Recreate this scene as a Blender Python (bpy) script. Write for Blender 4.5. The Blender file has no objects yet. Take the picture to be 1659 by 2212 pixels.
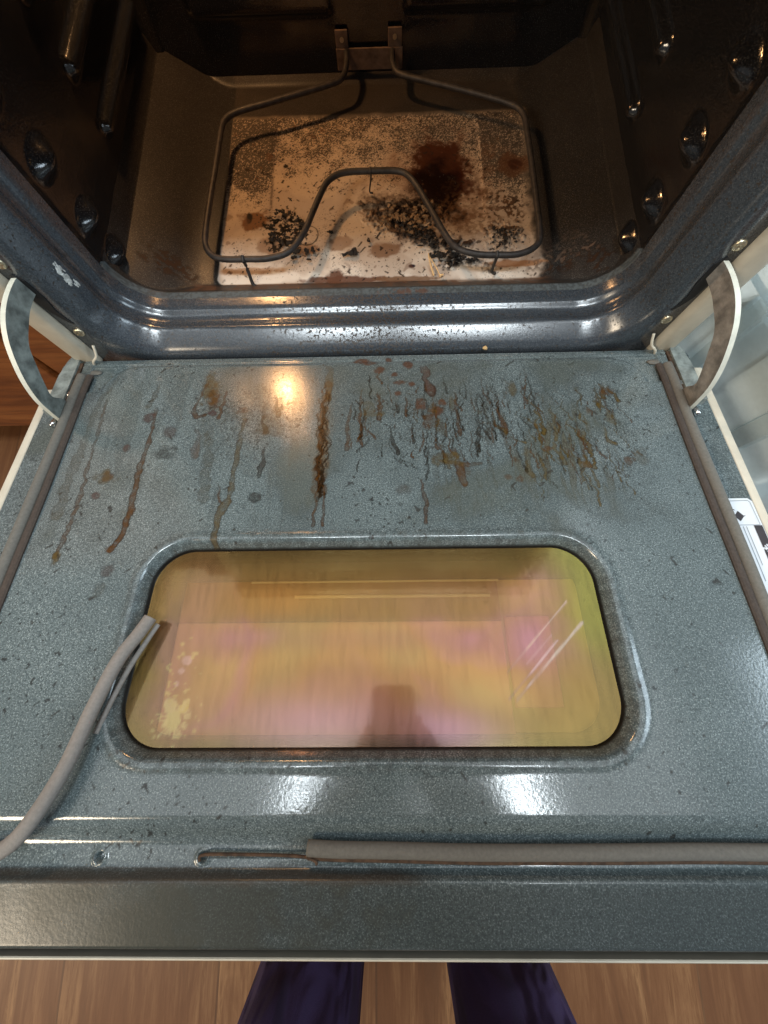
import bpy, bmesh, math, random
import numpy as np
from mathutils import Vector, Matrix

sc = bpy.context.scene
COL = sc.collection
random.seed(7)

# ------------------------------------------------------------------ camera
CAM_POS = Vector((0.02155, -0.30393, 0.43651))
PITCH, YAW, ROLL = 1.349514, 0.078110, 0.090052
fwd = Vector((0, math.cos(PITCH), -math.sin(PITCH)))
rgt = Vector((1, 0, 0))
dwn = fwd.cross(rgt)
rz = Matrix.Rotation(YAW, 3, 'Z')
fwd, rgt, dwn = rz @ fwd, rz @ rgt, rz @ dwn
r2 = rgt * math.cos(ROLL) + dwn * math.sin(ROLL)
d2 = -rgt * math.sin(ROLL) + dwn * math.cos(ROLL)
cam_d = bpy.data.cameras.new('camera')
cam = bpy.data.objects.new('camera', cam_d)
COL.objects.link(cam)
cam.matrix_world = Matrix((
    (r2.x, -d2.x, -fwd.x, CAM_POS.x),
    (r2.y, -d2.y, -fwd.y, CAM_POS.y),
    (r2.z, -d2.z, -fwd.z, CAM_POS.z),
    (0, 0, 0, 1)))
cam_d.sensor_fit = 'HORIZONTAL'
cam_d.sensor_width = 36
cam_d.lens = 36 * 856.73 / 1659
cam_d.clip_start = 0.004
cam_d.clip_end = 60
sc.camera = cam

# ------------------------------------------------------------------ light
world = bpy.data.worlds.new('World')
sc.world = world
world.use_nodes = True
bg = world.node_tree.nodes['Background']
bg.inputs['Color'].default_value = (0.90, 0.95, 1.0, 1)
bg.inputs['Strength'].default_value = 0.17


def area(name, loc, target, sx, sy, power, color):
    d = bpy.data.lights.new(name, 'AREA')
    d.shape = 'RECTANGLE'
    d.size, d.size_y = sx, sy
    d.energy = power
    d.color = color
    o = bpy.data.objects.new(name, d)
    COL.objects.link(o)
    o.location = loc
    o.rotation_euler = (Vector(target) - Vector(loc)).to_track_quat('-Z', 'Y').to_euler()
    return o


area('ceiling_lamp', (0.10, -0.49, 2.05), (0.10, -0.49, 0), 1.15, 0.32, 36, (0.86, 0.95, 1.0))
area('ceiling_bounce', (0.0, 0.52, 2.12), (0, 0.52, 0), 3.0, 2.5, 22, (0.90, 0.96, 1.0))
area('window_light', (2.0, -0.3, 1.3), (0, -0.1, 0), 0.9, 1.0, 18, (0.72, 0.88, 1.0))
area('room_lamp', (-1.5, -1.3, 1.5), (0, -0.4, 0), 0.6, 0.6, 22, (1.0, 0.82, 0.60))
LAMP = (-0.245, 0.432, 0.372)
pl = bpy.data.lights.new('oven_light', 'POINT')
pl.energy = 3.3
pl.color = (1.0, 0.52, 0.21)
pl.shadow_soft_size = 0.016
plo = bpy.data.objects.new('oven_light', pl)
COL.objects.link(plo)
plo.location = LAMP

sc.view_settings.view_transform = 'Standard'
sc.view_settings.look = 'None'
sc.view_settings.exposure = 0.22
sc.view_settings.gamma = 1.0
sc.view_settings.use_curve_mapping = False
sc.render.engine = 'CYCLES'
sc.cycles.max_bounces = 8
sc.cycles.transparent_max_bounces = 8
sc.cycles.use_denoising = True
sc.cycles.sample_clamp_indirect = 6


# ------------------------------------------------------------------ noise
def vnoise(x, y, seed=0):
    g = np.random.default_rng(seed).random((256, 256))
    x, y = 0.809 * x - 0.588 * y + 512.3, 0.588 * x + 0.809 * y + 512.7
    xi, yi = np.floor(x).astype(int), np.floor(y).astype(int)
    fx, fy = x - xi, y - yi
    fx = fx * fx * (3 - 2 * fx)
    fy = fy * fy * (3 - 2 * fy)
    a = g[xi & 255, yi & 255]
    b = g[(xi + 1) & 255, yi & 255]
    c = g[xi & 255, (yi + 1) & 255]
    d = g[(xi + 1) & 255, (yi + 1) & 255]
    return (a * (1 - fx) + b * fx) * (1 - fy) + (c * (1 - fx) + d * fx) * fy


def fbm(x, y, s, seed=0, o=4):
    t, amp, tot = 0, 1.0, 0.0
    for i in range(o):
        t = t + amp * vnoise(x * s * 2 ** i + 17.3 * i, y * s * 2 ** i + 5.7 * i, seed + i)
        tot += amp
        amp *= 0.55
    return t / tot


def ss(a, b, x):
    t = np.clip((x - a) / (b - a), 0, 1)
    return t * t * (3 - 2 * t)


def smax(a, b, k):
    h = np.clip(0.5 + 0.5 * (a - b) / k, 0, 1)
    return b * (1 - h) + a * h + k * h * (1 - h)


def smin(a, b, k):
    return -smax(-a, -b, k)


# ------------------------------------------------------------------ objects
def put(o, parent=None):
    COL.objects.link(o)
    if parent is not None:
        o.parent = parent
    return o


def tag(o, label=None, cat=None, group=None, kind=None):
    if label:
        o['label'] = label
    if cat:
        o['category'] = cat
    if group:
        o['group'] = group
    if kind:
        o['kind'] = kind
    return o


def empty(name, loc=(0, 0, 0)):
    o = bpy.data.objects.new(name, None)
    o.empty_display_size = 0.05
    COL.objects.link(o)
    o.location = loc
    return o


def child(o, root):
    """parent a world-coordinate mesh to a root that has only been moved"""
    o.parent = root
    o.matrix_parent_inverse = Matrix.Translation(-Vector(root.location))
    return o


def mesh_np(name, V, F, mat, smooth=True, col=None, extra=None):
    V = np.asarray(V, dtype=np.float32)
    F = np.asarray(F, dtype=np.int32)
    me = bpy.data.meshes.new(name)
    me.vertices.add(len(V))
    me.vertices.foreach_set('co', V.ravel())
    k = F.shape[1]
    me.loops.add(F.size)
    me.loops.foreach_set('vertex_index', F.ravel())
    me.polygons.add(len(F))
    me.polygons.foreach_set('loop_start', np.arange(0, F.size, k, dtype=np.int32))
    me.polygons.foreach_set('loop_total', np.full(len(F), k, dtype=np.int32))
    if smooth:
        me.polygons.foreach_set('use_smooth', np.ones(len(F), dtype=bool))
    me.update(calc_edges=True)
    me.validate()
    if col is not None:
        ca = me.color_attributes.new('stain', 'FLOAT_COLOR', 'POINT')
        ca.data.foreach_set('color', np.asarray(col, dtype=np.float32).ravel())
    me.materials.append(mat)
    return bpy.data.objects.new(name, me)


def grid_faces(nx, ny, keep=None, flip=False):
    i, j = np.meshgrid(np.arange(nx - 1), np.arange(ny - 1), indexing='ij')
    a = i * ny + j
    f = np.stack([a, a + ny, a + ny + 1, a + 1], -1)
    if flip:
        f = f[..., ::-1]
    if keep is not None:
        f = f[keep]
    return f.reshape(-1, 4)


def bm_obj(name, bm, mats, smooth=False):
    me = bpy.data.meshes.new(name)
    bmesh.ops.recalc_face_normals(bm, faces=bm.faces[:])
    bm.to_mesh(me)
    bm.free()
    if not isinstance(mats, (list, tuple)):
        mats = [mats]
    for m in mats:
        me.materials.append(m)
    if smooth:
        for p in me.polygons:
            p.use_smooth = True
    return bpy.data.objects.new(name, me)


def box(bm, x0, x1, y0, y1, z0, z1, bev=0.0, seg=2, mi=0):
    vs = [bm.verts.new(p) for p in ((x0, y0, z0), (x1, y0, z0), (x1, y1, z0), (x0, y1, z0),
                                    (x0, y0, z1), (x1, y0, z1), (x1, y1, z1), (x0, y1, z1))]
    fs = [bm.faces.new([vs[i] for i in q]) for q in
          ((3, 2, 1, 0), (4, 5, 6, 7), (0, 1, 5, 4), (1, 2, 6, 5), (2, 3, 7, 6), (3, 0, 4, 7))]
    for f in fs:
        f.material_index = mi
    if bev > 0:
        es = list({e for f in fs for e in f.edges})
        bmesh.ops.bevel(bm, geom=es, offset=bev, segments=seg, affect='EDGES', profile=0.5)


def catmull(P, n=8):
    P = [Vector(p) for p in P]
    out = []
    for i in range(len(P) - 1):
        p0 = P[max(i - 1, 0)]
        p1, p2 = P[i], P[i + 1]
        p3 = P[min(i + 2, len(P) - 1)]
        for k in range(n):
            t = k / n
            out.append(0.5 * ((2 * p1) + (p2 - p0) * t + (2 * p0 - 5 * p1 + 4 * p2 - p3) * t * t
                              + (3 * p1 - p0 - 3 * p2 + p3) * t ** 3))
    out.append(P[-1])
    return out


def tube(bm, P, rad, seg=12, cap=True, squash=1.0, hollow=0.0):
    """a tube along P; rad may be a number or a list"""
    P = [Vector(p) for p in P]
    n = len(P)
    up = Vector((0, 0, 1))
    rings = []
    for i in range(n):
        t = (P[min(i + 1, n - 1)] - P[max(i - 1, 0)]).normalized()
        a = up - t * up.dot(t)
        if a.length < 0.15:
            a = Vector((0, 1, 0)) - t * t.y
        a.normalize()
        b = t.cross(a)
        r = rad[i] if isinstance(rad, (list, tuple)) else rad
        rings.append([bm.verts.new(P[i] + a * math.cos(2 * math.pi * k / seg) * r * squash
                                   + b * math.sin(2 * math.pi * k / seg) * r) for k in range(seg)])
    for i in range(n - 1):
        for k in range(seg):
            bm.faces.new((rings[i][k], rings[i][(k + 1) % seg], rings[i + 1][(k + 1) % seg], rings[i + 1][k]))
    if cap:
        for ring, i0, s in ((rings[0], 0, -1), (rings[-1], n - 1, 1)):
            if hollow > 0:
                t = (P[min(i0 + 1, n - 1)] - P[max(i0 - 1, 0)]).normalized() * s
                inn = [bm.verts.new(P[i0] + (v.co - P[i0]) * hollow) for v in ring]
                dep = [bm.verts.new(P[i0] + (v.co - P[i0]) * hollow - t * 0.006) for v in ring]
                for k in range(seg):
                    bm.faces.new((ring[k], ring[(k + 1) % seg], inn[(k + 1) % seg], inn[k]))
                    bm.faces.new((inn[k], inn[(k + 1) % seg], dep[(k + 1) % seg], dep[k]))
                bm.faces.new(dep)
            else:
                bm.faces.new(ring)


def lump(bm, c, r, rng, sx=1, sy=1, sz=1, sub=1, rough=0.35):
    ret = bmesh.ops.create_icosphere(bm, subdivisions=sub, radius=1.0)
    for v in ret['verts']:
        k = r * (1 + rng.uniform(-rough, rough))
        v.co = Vector((c[0] + v.co.x * k * sx, c[1] + v.co.y * k * sy, c[2] + v.co.z * k * sz))


# ------------------------------------------------------------------ materials
class NT:
    def __init__(self, name):
        self.m = bpy.data.materials.new(name)
        self.m.use_nodes = True
        self.t = self.m.node_tree
        self.b = self.t.nodes['Principled BSDF']
        self.out = self.t.nodes['Material Output']
        self._c = None

    def n(self, typ, **kw):
        nd = self.t.nodes.new(typ)
        for k, v in kw.items():
            setattr(nd, k, v)
        return nd

    def l(self, a, b):
        self.t.links.new(a, b)

    def coord(self):
        if self._c is None:
            self._c = self.n('ShaderNodeTexCoord').outputs['Object']
        return self._c

    def noise(self, scale, detail=3, rough=0.6, vec=None, stretch=None, dist=0.0):
        nd = self.n('ShaderNodeTexNoise')
        nd.inputs['Scale'].default_value = scale
        nd.inputs['Detail'].default_value = detail
        nd.inputs['Roughness'].default_value = rough
        nd.inputs['Distortion'].default_value = dist
        v = vec if vec is not None else self.coord()
        if stretch:
            mp = self.n('ShaderNodeMapping')
            mp.inputs['Scale'].default_value = stretch
            self.l(v, mp.inputs['Vector'])
            v = mp.outputs['Vector']
        self.l(v, nd.inputs['Vector'])
        return nd.outputs['Fac']

    def ramp(self, fac, stops):
        nd = self.n('ShaderNodeValToRGB')
        el = nd.color_ramp.elements
        while len(el) < len(stops):
            el.new(0.5)
        for e, (p, c) in zip(el, stops):
            e.position = p
            e.color = c if isinstance(c, (tuple, list)) and len(c) == 4 else \
                ((*c, 1) if isinstance(c, (tuple, list)) else (c, c, c, 1))
        self.l(fac, nd.inputs['Fac'])
        return nd.outputs['Color']

    def mix(self, fac, a, b, blend='MIX'):
        nd = self.n('ShaderNodeMix', data_type='RGBA', blend_type=blend)
        for sock, v in ((nd.inputs['Factor'], fac), (nd.inputs['A'], a), (nd.inputs['B'], b)):
            if hasattr(v, 'links'):
                self.l(v, sock)
            elif isinstance(v, (tuple, list)):
                sock.default_value = (*v, 1) if len(v) == 3 else v
            else:
                sock.default_value = v
        return nd.outputs['Result']

    def math(self, op, a, b=0.0):
        nd = self.n('ShaderNodeMath', operation=op)
        for s, v in ((nd.inputs[0], a), (nd.inputs[1], b)):
            if hasattr(v, 'links'):
                self.l(v, s)
            else:
                s.default_value = v
        return nd.outputs[0]

    def bump(self, h, strength=0.3, dist=0.001):
        nd = self.n('ShaderNodeBump')
        nd.inputs['Strength'].default_value = strength
        nd.inputs['Distance'].default_value = dist
        self.l(h, nd.inputs['Height'])
        return nd.outputs['Normal']


def enamel(name, dark, light, fleck, rough=0.2, stain=False, peel=0.25, fleck_amt=1.0, cloud=0.35, spec=0.9, splat=False):
    t = NT(name)
    n1 = t.noise(560, 2, 0.6)
    n2 = t.noise(900, 2, 0.55)
    cl = t.noise(9, 4, 0.6)
    base = t.mix(t.ramp(n1, [(0.38, 0.0), (0.62, 1.0)]), dark, light)
    base = t.mix(t.ramp(n2, [(0.56, 0.0), (0.66, fleck_amt)]), base, fleck)
    base = t.mix(t.ramp(n2, [(0.30, 0.75), (0.40, 0.0)]), base, tuple(c * 0.45 for c in dark))
    base = t.mix(t.ramp(cl, [(0.35, cloud), (0.65, 0.0)]), base, tuple(c * 0.72 for c in dark))
    rg = t.math('ADD', t.math('MULTIPLY', t.noise(30, 3), 0.10), rough - 0.05)
    if splat:
        sx = t.n('ShaderNodeSeparateXYZ')
        t.l(t.coord(), sx.inputs[0])
        mk = t.math('SUBTRACT', 1.0, t.math('MULTIPLY', t.math('ABSOLUTE', sx.outputs['X']), 6.0))
        mk = t.math('MULTIPLY', t.math('MAXIMUM', mk, 0.0), t.math('LESS_THAN', sx.outputs['Z'], 0.03))
        sp = t.math('ADD', t.noise(330, 2, 0.5), t.math('MULTIPLY', mk, 0.10))
        dots = t.ramp(sp, [(0.62, 0.0), (0.66, 1.0)])
        base = t.mix(dots, base, (0.020, 0.014, 0.010))
        rg = t.math('ADD', rg, t.math('MULTIPLY', dots, 0.45))
    if stain:
        at = t.n('ShaderNodeVertexColor', layer_name='stain')
        base = t.mix(at.outputs['Alpha'], base, at.outputs['Color'])
        rg = t.math('ADD', rg, t.math('MULTIPLY', at.outputs['Alpha'], 0.15))
    t.l(base, t.b.inputs['Base Color'])
    t.l(rg, t.b.inputs['Roughness'])
    h = t.math('ADD', t.math('MULTIPLY', t.noise(330, 2), 1.0), t.math('MULTIPLY', n1, 0.35))
    t.l(t.bump(h, peel, 0.0012), t.b.inputs['Normal'])
    t.b.inputs['Specular IOR Level'].default_value = spec
    if stain:
        t.l(t.math('MULTIPLY', t.math('SUBTRACT', 1.0, t.math('MULTIPLY', at.outputs['Alpha'], 0.7)), spec), t.b.inputs['Specular IOR Level'])
    return t.m


def simple(name, col, rough=0.5, metal=0.0, var=0.25, scale=60, bump=0.15, stretch=None, bd=0.0006, spec=0.5):
    t = NT(name)
    n = t.noise(scale, 4, 0.6, stretch=stretch)
    c = t.mix(t.ramp(n, [(0.3, 0.0), (0.7, 1.0)]), tuple(v * (1 - var) for v in col),
              tuple(min(1, v * (1 + var)) for v in col))
    t.l(c, t.b.inputs['Base Color'])
    t.b.inputs['Roughness'].default_value = rough
    t.b.inputs['Metallic'].default_value = metal
    t.b.inputs['Specular IOR Level'].default_value = spec
    if bump:
        t.l(t.bump(t.noise(scale * 5, 3), bump, bd), t.b.inputs['Normal'])
    return t.m


M = {}
M['door'] = enamel('door_enamel', (0.084, 0.110, 0.115), (0.150, 0.186, 0.190), (0.34, 0.40, 0.40), 0.13, True, 0.07, 0.9)
M['frame'] = enamel('frame_enamel', (0.032, 0.040, 0.050), (0.060, 0.072, 0.085), (0.14, 0.16, 0.18), 0.21, False, 0.05, 0.6, splat=True)
M['cavity'] = enamel('cavity_enamel', (0.006, 0.006, 0.007), (0.012, 0.013, 0.015), (0.045, 0.045, 0.045), 0.13, False, 0.12)
M['floor_pan'] = enamel('floor_pan_enamel', (0.020, 0.019, 0.018), (0.034, 0.031, 0.029), (0.115, 0.105, 0.095), 0.36, True, 0.08, spec=0.22)
M['cream'] = simple('cream_paint', (0.66, 0.60, 0.48), 0.38, 0, 0.10, 40, 0.1)
M['gasket'] = simple('gasket_braid', (0.150, 0.140, 0.120), 0.8, 0, 0.14, 420, 0.35, bd=0.0006)
M['gasket_grey'] = simple('gasket_braid_grey', (0.235, 0.215, 0.195), 0.8, 0, 0.12, 420, 0.35, bd=0.0006)
M['zinc'] = simple('zinc_steel', (0.235, 0.265, 0.25), 0.48, 0.15, 0.55, 75, 0.35)
M['zinc_worn'] = simple('zinc_steel_worn', (0.28, 0.262, 0.235), 0.55, 0.1, 0.50, 80, 0.35)
M['zinc_edge_lit'] = simple('zinc_edge_lit', (0.72, 0.72, 0.62), 0.5, 0.1, 0.12, 80, 0.1)  # highlight along the arm's outer edge, put in as a paler zinc
M['rod'] = simple('element_rod', (0.038, 0.033, 0.031), 0.55, 0.2, 0.45, 120, 0.4)
M['bracket'] = simple('bracket_rust', (0.16, 0.10, 0.065), 0.75, 0.1, 0.45, 90, 0.4)
M['brass'] = simple('screw_brass', (0.62, 0.54, 0.38), 0.30, 0.9, 0.15, 200, 0.1)
M['chrome'] = simple('pin_metal', (0.65, 0.65, 0.65), 0.2, 1.0, 0.1, 200, 0.0)
M['black'] = simple('dark_gap', (0.010, 0.010, 0.010), 0.8, 0, 0.2, 60, 0)
M['rusty'] = simple('rusty_channel', (0.075, 0.042, 0.024), 0.85, 0, 0.6, 150, 0.4)
M['char'] = simple('char', (0.018, 0.016, 0.015), 0.75, 0, 0.6, 300, 0.8, bd=0.002)
M['crumb'] = simple('toasted_crumb', (0.20, 0.12, 0.06), 0.8, 0, 0.5, 300, 0.6)
M['ash'] = simple('pale_ash', (0.38, 0.28, 0.20), 0.9, 0, 0.5, 300, 0.6)
M['straw'] = simple('splinter_wood', (0.70, 0.46, 0.22), 0.45, 0, 0.2, 200, 0.2)
M['bulb'] = simple('bulb_glass', (0.9, 0.8, 0.6), 0.3, 0, 0.1, 30, 0)
M['skin'] = simple('skin', (0.50, 0.30, 0.22), 0.5, 0, 0.1, 40, 0.1)
M['hair'] = simple('hair', (0.03, 0.02, 0.015), 0.5, 0, 0.3, 200, 0.5)
M['shirt'] = simple('shirt_cloth', (0.045, 0.045, 0.055), 0.9, 0, 0.2, 300, 0.4)
M['phone'] = simple('phone_black', (0.015, 0.015, 0.017), 0.25, 0, 0.1, 40, 0)
M['panel_white'] = simple('fascia_white', (0.60, 0.58, 0.52), 0.35, 0, 0.06, 20, 0.05)
M['label_white'] = simple('label_paper', (0.72, 0.75, 0.78), 0.45, 0, 0.04, 90, 0.05)
M['label_ink'] = simple('label_ink', (0.035, 0.028, 0.030), 0.5, 0, 0.2, 90, 0)
M['label_grey'] = simple('label_print', (0.22, 0.25, 0.28), 0.5, 0, 0.1, 90, 0)


def m_trousers():
    t = NT('navy_trousers')
    w = t.noise(900, 2, 0.6)
    f = t.noise(14, 4, 0.6, stretch=(2.5, 2.5, 0.7))
    c = t.mix(w, (0.024, 0.011, 0.046), (0.058, 0.032, 0.105))
    c = t.mix(t.ramp(f, [(0.4, 0.0), (0.7, 0.6)]), c, (0.040, 0.020, 0.070))
    t.l(c, t.b.inputs['Base Color'])
    t.b.inputs['Roughness'].default_value = 0.9
    t.l(t.bump(t.math('ADD', t.math('MULTIPLY', t.noise(9, 2, 0.4, stretch=(2.0, 2.0, 0.8), dist=0.8), 6.0), t.math('MULTIPLY', w, 0.05)), 0.9, 0.012), t.b.inputs['Normal'])
    return t.m


def m_floor():
    t = NT('plank_floor')
    geo = t.n('ShaderNodeTexCoord').outputs['Object']
    # planks run front to back: rotate a brick texture
    mp = t.n('ShaderNodeMapping')
    mp.inputs['Rotation'].default_value = (0, 0, math.radians(90))
    mp.inputs['Location'].default_value = (0, 0.01, 0)
    t.l(geo, mp.inputs['Vector'])
    br = t.n('ShaderNodeTexBrick')
    br.inputs['Scale'].default_value = 1.0
    br.inputs['Brick Width'].default_value = 1.1
    br.inputs['Row Height'].default_value = 0.24
    br.inputs['Mortar Size'].default_value = 0.0016
    br.inputs['Color1'].default_value = (0, 0, 0, 1)
    br.inputs['Color2'].default_value = (1, 1, 1, 1)
    br.inputs['Mortar'].default_value = (0.5, 0.5, 0.5, 1)
    br.offset = 0.37
    t.l(mp.outputs['Vector'], br.inputs['Vector'])
    plank = br.outputs['Color']
    off = t.n('ShaderNodeVectorMath', operation='ADD')
    t.l(geo, off.inputs[0])
    sc_ = t.n('ShaderNodeVectorMath', operation='SCALE')
    t.l(plank, sc_.inputs[0])
    sc_.inputs['Scale'].default_value = 7.0
    t.l(sc_.outputs[0], off.inputs[1])
    v = off.outputs[0]
    g1 = t.noise(26, 6, 0.65, vec=v, stretch=(1.0, 0.10, 1), dist=1.2)
    g2 = t.noise(190, 6, 0.75, vec=v, stretch=(1.0, 0.07, 1), dist=0.8)
    g3 = t.noise(5, 3, 0.6, vec=v, stretch=(1.0, 0.3, 1))
    a = t.ramp(g1, [(0.28, (0.068, 0.029, 0.012)), (0.48, (0.185, 0.086, 0.036)), (0.70, (0.39, 0.215, 0.095))])
    a = t.mix(t.ramp(g2, [(0.38, 0.85), (0.54, 0.0)]), a, (0.13, 0.055, 0.020))
    a = t.mix(t.ramp(g3, [(0.42, 0.5), (0.6, 0.0)]), a, (0.15, 0.060, 0.022))
    a = t.mix(t.math('MULTIPLY', plank, 0.60), a, (0.105, 0.042, 0.018))
    a = t.mix(t.math('MULTIPLY', br.outputs['Fac'], 0.55), a, (0.06, 0.026, 0.012))
    t.l(a, t.b.inputs['Base Color'])
    t.b.inputs['Roughness'].default_value = 0.42
    t.l(t.bump(g2, 0.2, 0.001), t.b.inputs['Normal'])
    return t.m


def m_cabinet():
    t = NT('cabinet_wood')
    g1 = t.noise(9, 6, 0.65, stretch=(0.35, 1, 2.2), dist=1.5)
    g2 = t.noise(120, 4, 0.7, stretch=(0.06, 1, 1.0))
    a = t.ramp(g1, [(0.30, (0.125, 0.034, 0.009)), (0.50, (0.235, 0.074, 0.018)), (0.70, (0.34, 0.125, 0.034))])
    a = t.mix(t.ramp(g2, [(0.34, 0.6), (0.52, 0.0)]), a, (0.10, 0.028, 0.008))
    t.l(a, t.b.inputs['Base Color'])
    t.b.inputs['Roughness'].default_value = 0.35
    t.l(t.bump(g2, 0.15, 0.0006), t.b.inputs['Normal'])
    return t.m


def m_tub():
    t = NT('frosted_plastic')
    t.b.inputs['Base Color'].default_value = (0.72, 0.80, 0.81, 1)
    t.b.inputs['Roughness'].default_value = 0.28
    tr = t.n('ShaderNodeBsdfTransparent')
    tr.inputs['Color'].default_value = (0.86, 0.92, 0.93, 1)
    mx = t.n('ShaderNodeMixShader')
    t.l(t.ramp(t.noise(40, 3), [(0.3, 0.46), (0.7, 0.58)]), mx.inputs['Fac'])
    t.l(tr.outputs[0], mx.inputs[1])
    t.l(t.b.outputs[0], mx.inputs[2])
    t.l(mx.outputs[0], t.out.inputs['Surface'])
    return t.m


def m_glass():
    """heat-coated oven window: patchy gold, olive and pink coating under a thin film of baked-on dirt"""
    t = NT('coated_window_glass')
    co = t.coord()
    n1 = t.noise(7.5, 3, 0.5, dist=0.6)
    n2 = t.noise(3.5, 2, 0.5)
    tint = t.ramp(n1, [(0.36, (0.90, 0.72, 0.32)), (0.46, (0.95, 0.66, 0.30)), (0.56, (0.97, 0.62, 0.46)),
                       (0.66, (0.93, 0.70, 0.34))])
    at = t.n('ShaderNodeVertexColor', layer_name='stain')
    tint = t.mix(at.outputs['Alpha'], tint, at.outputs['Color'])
    streak = t.noise(170, 5, 0.7, stretch=(1, 0.16, 1), dist=0.3)
    spot = t.noise(160, 3, 0.6)
    bn = t.bump(t.math('ADD', streak, t.math('MULTIPLY', spot, 0.3)), 0.03, 0.0006)
    gl = t.n('ShaderNodeBsdfGlossy')
    gl.inputs['Roughness'].default_value = 0.06
    gr = t.n('ShaderNodeBsdfGlossy')
    gr.inputs['Roughness'].default_value = 0.20
    for g_ in (gl, gr):
        t.l(tint, g_.inputs['Color'])
        t.l(bn, g_.inputs['Normal'])
    tr = t.n('ShaderNodeBsdfTransparent')
    t.l(t.mix(0.5, tint, (0.9, 0.8, 0.6)), tr.inputs['Color'])
    df = t.n('ShaderNodeBsdfDiffuse')
    dirt = t.mix(t.ramp(streak, [(0.36, 0.50), (0.56, 0.0)]), tint, (0.22, 0.15, 0.07))
    dirt = t.mix(t.ramp(spot, [(0.62, 0.0), (0.74, 0.6)]), dirt, (0.10, 0.07, 0.04))
    t.l(t.mix(1.0, dirt, (0.60, 0.49, 0.385), 'MULTIPLY'), df.inputs['Color'])
    m1 = t.n('ShaderNodeMixShader')
    m1.inputs['Fac'].default_value = 0.42
    t.l(tr.outputs[0], m1.inputs[1])
    t.l(df.outputs[0], m1.inputs[2])
    mg = t.n('ShaderNodeMixShader')
    mg.inputs['Fac'].default_value = 0.40
    t.l(gl.outputs[0], mg.inputs[1])
    t.l(gr.outputs[0], mg.inputs[2])
    m2 = t.n('ShaderNodeMixShader')
    m2.inputs['Fac'].default_value = 0.22
    t.l(m1.outputs[0], m2.inputs[1])
    t.l(mg.outputs[0], m2.inputs[2])
    t.l(m2.outputs[0], t.out.inputs['Surface'])
    return t.m


def m_inner_pane():
    t = NT('inner_pane_coating')
    n1 = t.noise(6, 2, 0.5)
    c = t.ramp(n1, [(0.38, (0.80, 0.54, 0.34)), (0.52, (0.86, 0.50, 0.54)), (0.64, (0.78, 0.58, 0.34))])
    t.l(c, t.b.inputs['Base Color'])
    t.b.inputs['Metallic'].default_value = 0.0
    t.b.inputs['Roughness'].default_value = 0.2
    return t.m


M['trousers'] = m_trousers()
M['planks'] = m_floor()
M['cabinet'] = m_cabinet()
M['tub'] = m_tub()
M['glass'] = m_glass()
M['inner_pane'] = m_inner_pane()
M['surround_dark'] = simple('surround_dark', (0.05, 0.038, 0.018), 0.4, 0.2, 0.3, 20, 0.1)
M['reflected_streak'] = simple('reflected_streak', (0.95, 0.90, 0.66), 0.3, 0.0, 0.05, 20, 0.0)
M['reflected_orange'] = simple('reflected_orange', (0.34, 0.17, 0.05), 0.35, 0.0, 0.3, 9, 0.05)
M['surround_gold'] = simple('surround_gold', (0.60, 0.47, 0.20), 0.35, 0.0, 0.15, 12, 0.05)
M['window_box'] = simple('window_box_metal', (0.16, 0.16, 0.13), 0.4, 0.5, 0.2, 60, 0.1)

# ------------------------------------------------------------------ setting
FZ = -0.30
bm = bmesh.new()
box(bm, -3.0, 3.0, -3.2, 1.2, FZ - 0.04, FZ)
fl = bm_obj('floor', bm, M['planks'])
put(fl)
tag(fl, 'brown wood plank floor under and in front of the oven', 'floor', kind='structure')

# ------------------------------------------------------------------ oven
OV = empty('oven', (0, 0.24, FZ))
tag(OV, 'dirty kitchen oven with its door lowered, dark enamel inside and burnt spills on its floor', 'oven')

Z0 = 0.0125          # bottom of the opening (inner ledge)
HW = 0.303           # half width of the opening
RC = 0.052           # its corner radius
ZT = 0.44            # top of the opening
TR = 0.342           # half width of the dark frame


def opening(n=14):
    """the opening outline from the top left corner, down, along the bottom and up: points and outward normals"""
    P, N = [], []
    for (cx, cz, a0, a1) in ((-HW + RC, ZT - RC, 90, 180), (-HW + RC, Z0 + RC, 180, 270),
                             (HW - RC, Z0 + RC, 270, 360), (HW - RC, ZT - RC, 0, 90)):
        for k in range(n + 1):
            a = math.radians(a0 + (a1 - a0) * k / n)
            P.append((cx + RC * math.cos(a), cz + RC * math.sin(a)))
            N.append((math.cos(a), math.sin(a)))
    return np.array(P), np.array(N)


# front frame: a rolled bead swept around the opening; rows follow (depth y, outward offset n)
prof = [(0.0700, 0.0000), (0.0600, -0.0002), (0.0555, 0.0000), (0.0530, 0.0010), (0.0505, 0.0028), (0.0470, 0.0044),
        (0.0425, 0.0050), (0.0380, 0.0040), (0.0345, 0.0018), (0.0315, 0.0000), (0.0285, -0.0011), (0.0262, -0.0008),
        (0.0225, 0.0009), (0.0150, 0.0049), (0.0085, 0.0084), (0.0050, 0.0106), (0.0026, 0.0132), (0.0010, 0.0160), (0.0003, 0.019),
        (0.0, 0.022)]
P, N = opening()
rows = []
for (yy, nn) in prof:
    rows.append(np.stack([P[:, 0] + N[:, 0] * nn, np.full(len(P), yy), P[:, 1] + N[:, 1] * nn], -1))
ZB = -0.055
ox = np.where(N[:, 0] < -0.01, -TR, np.where(N[:, 0] > 0.01, TR, np.sign(P[:, 0]) * TR))
last = rows[-1]
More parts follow.
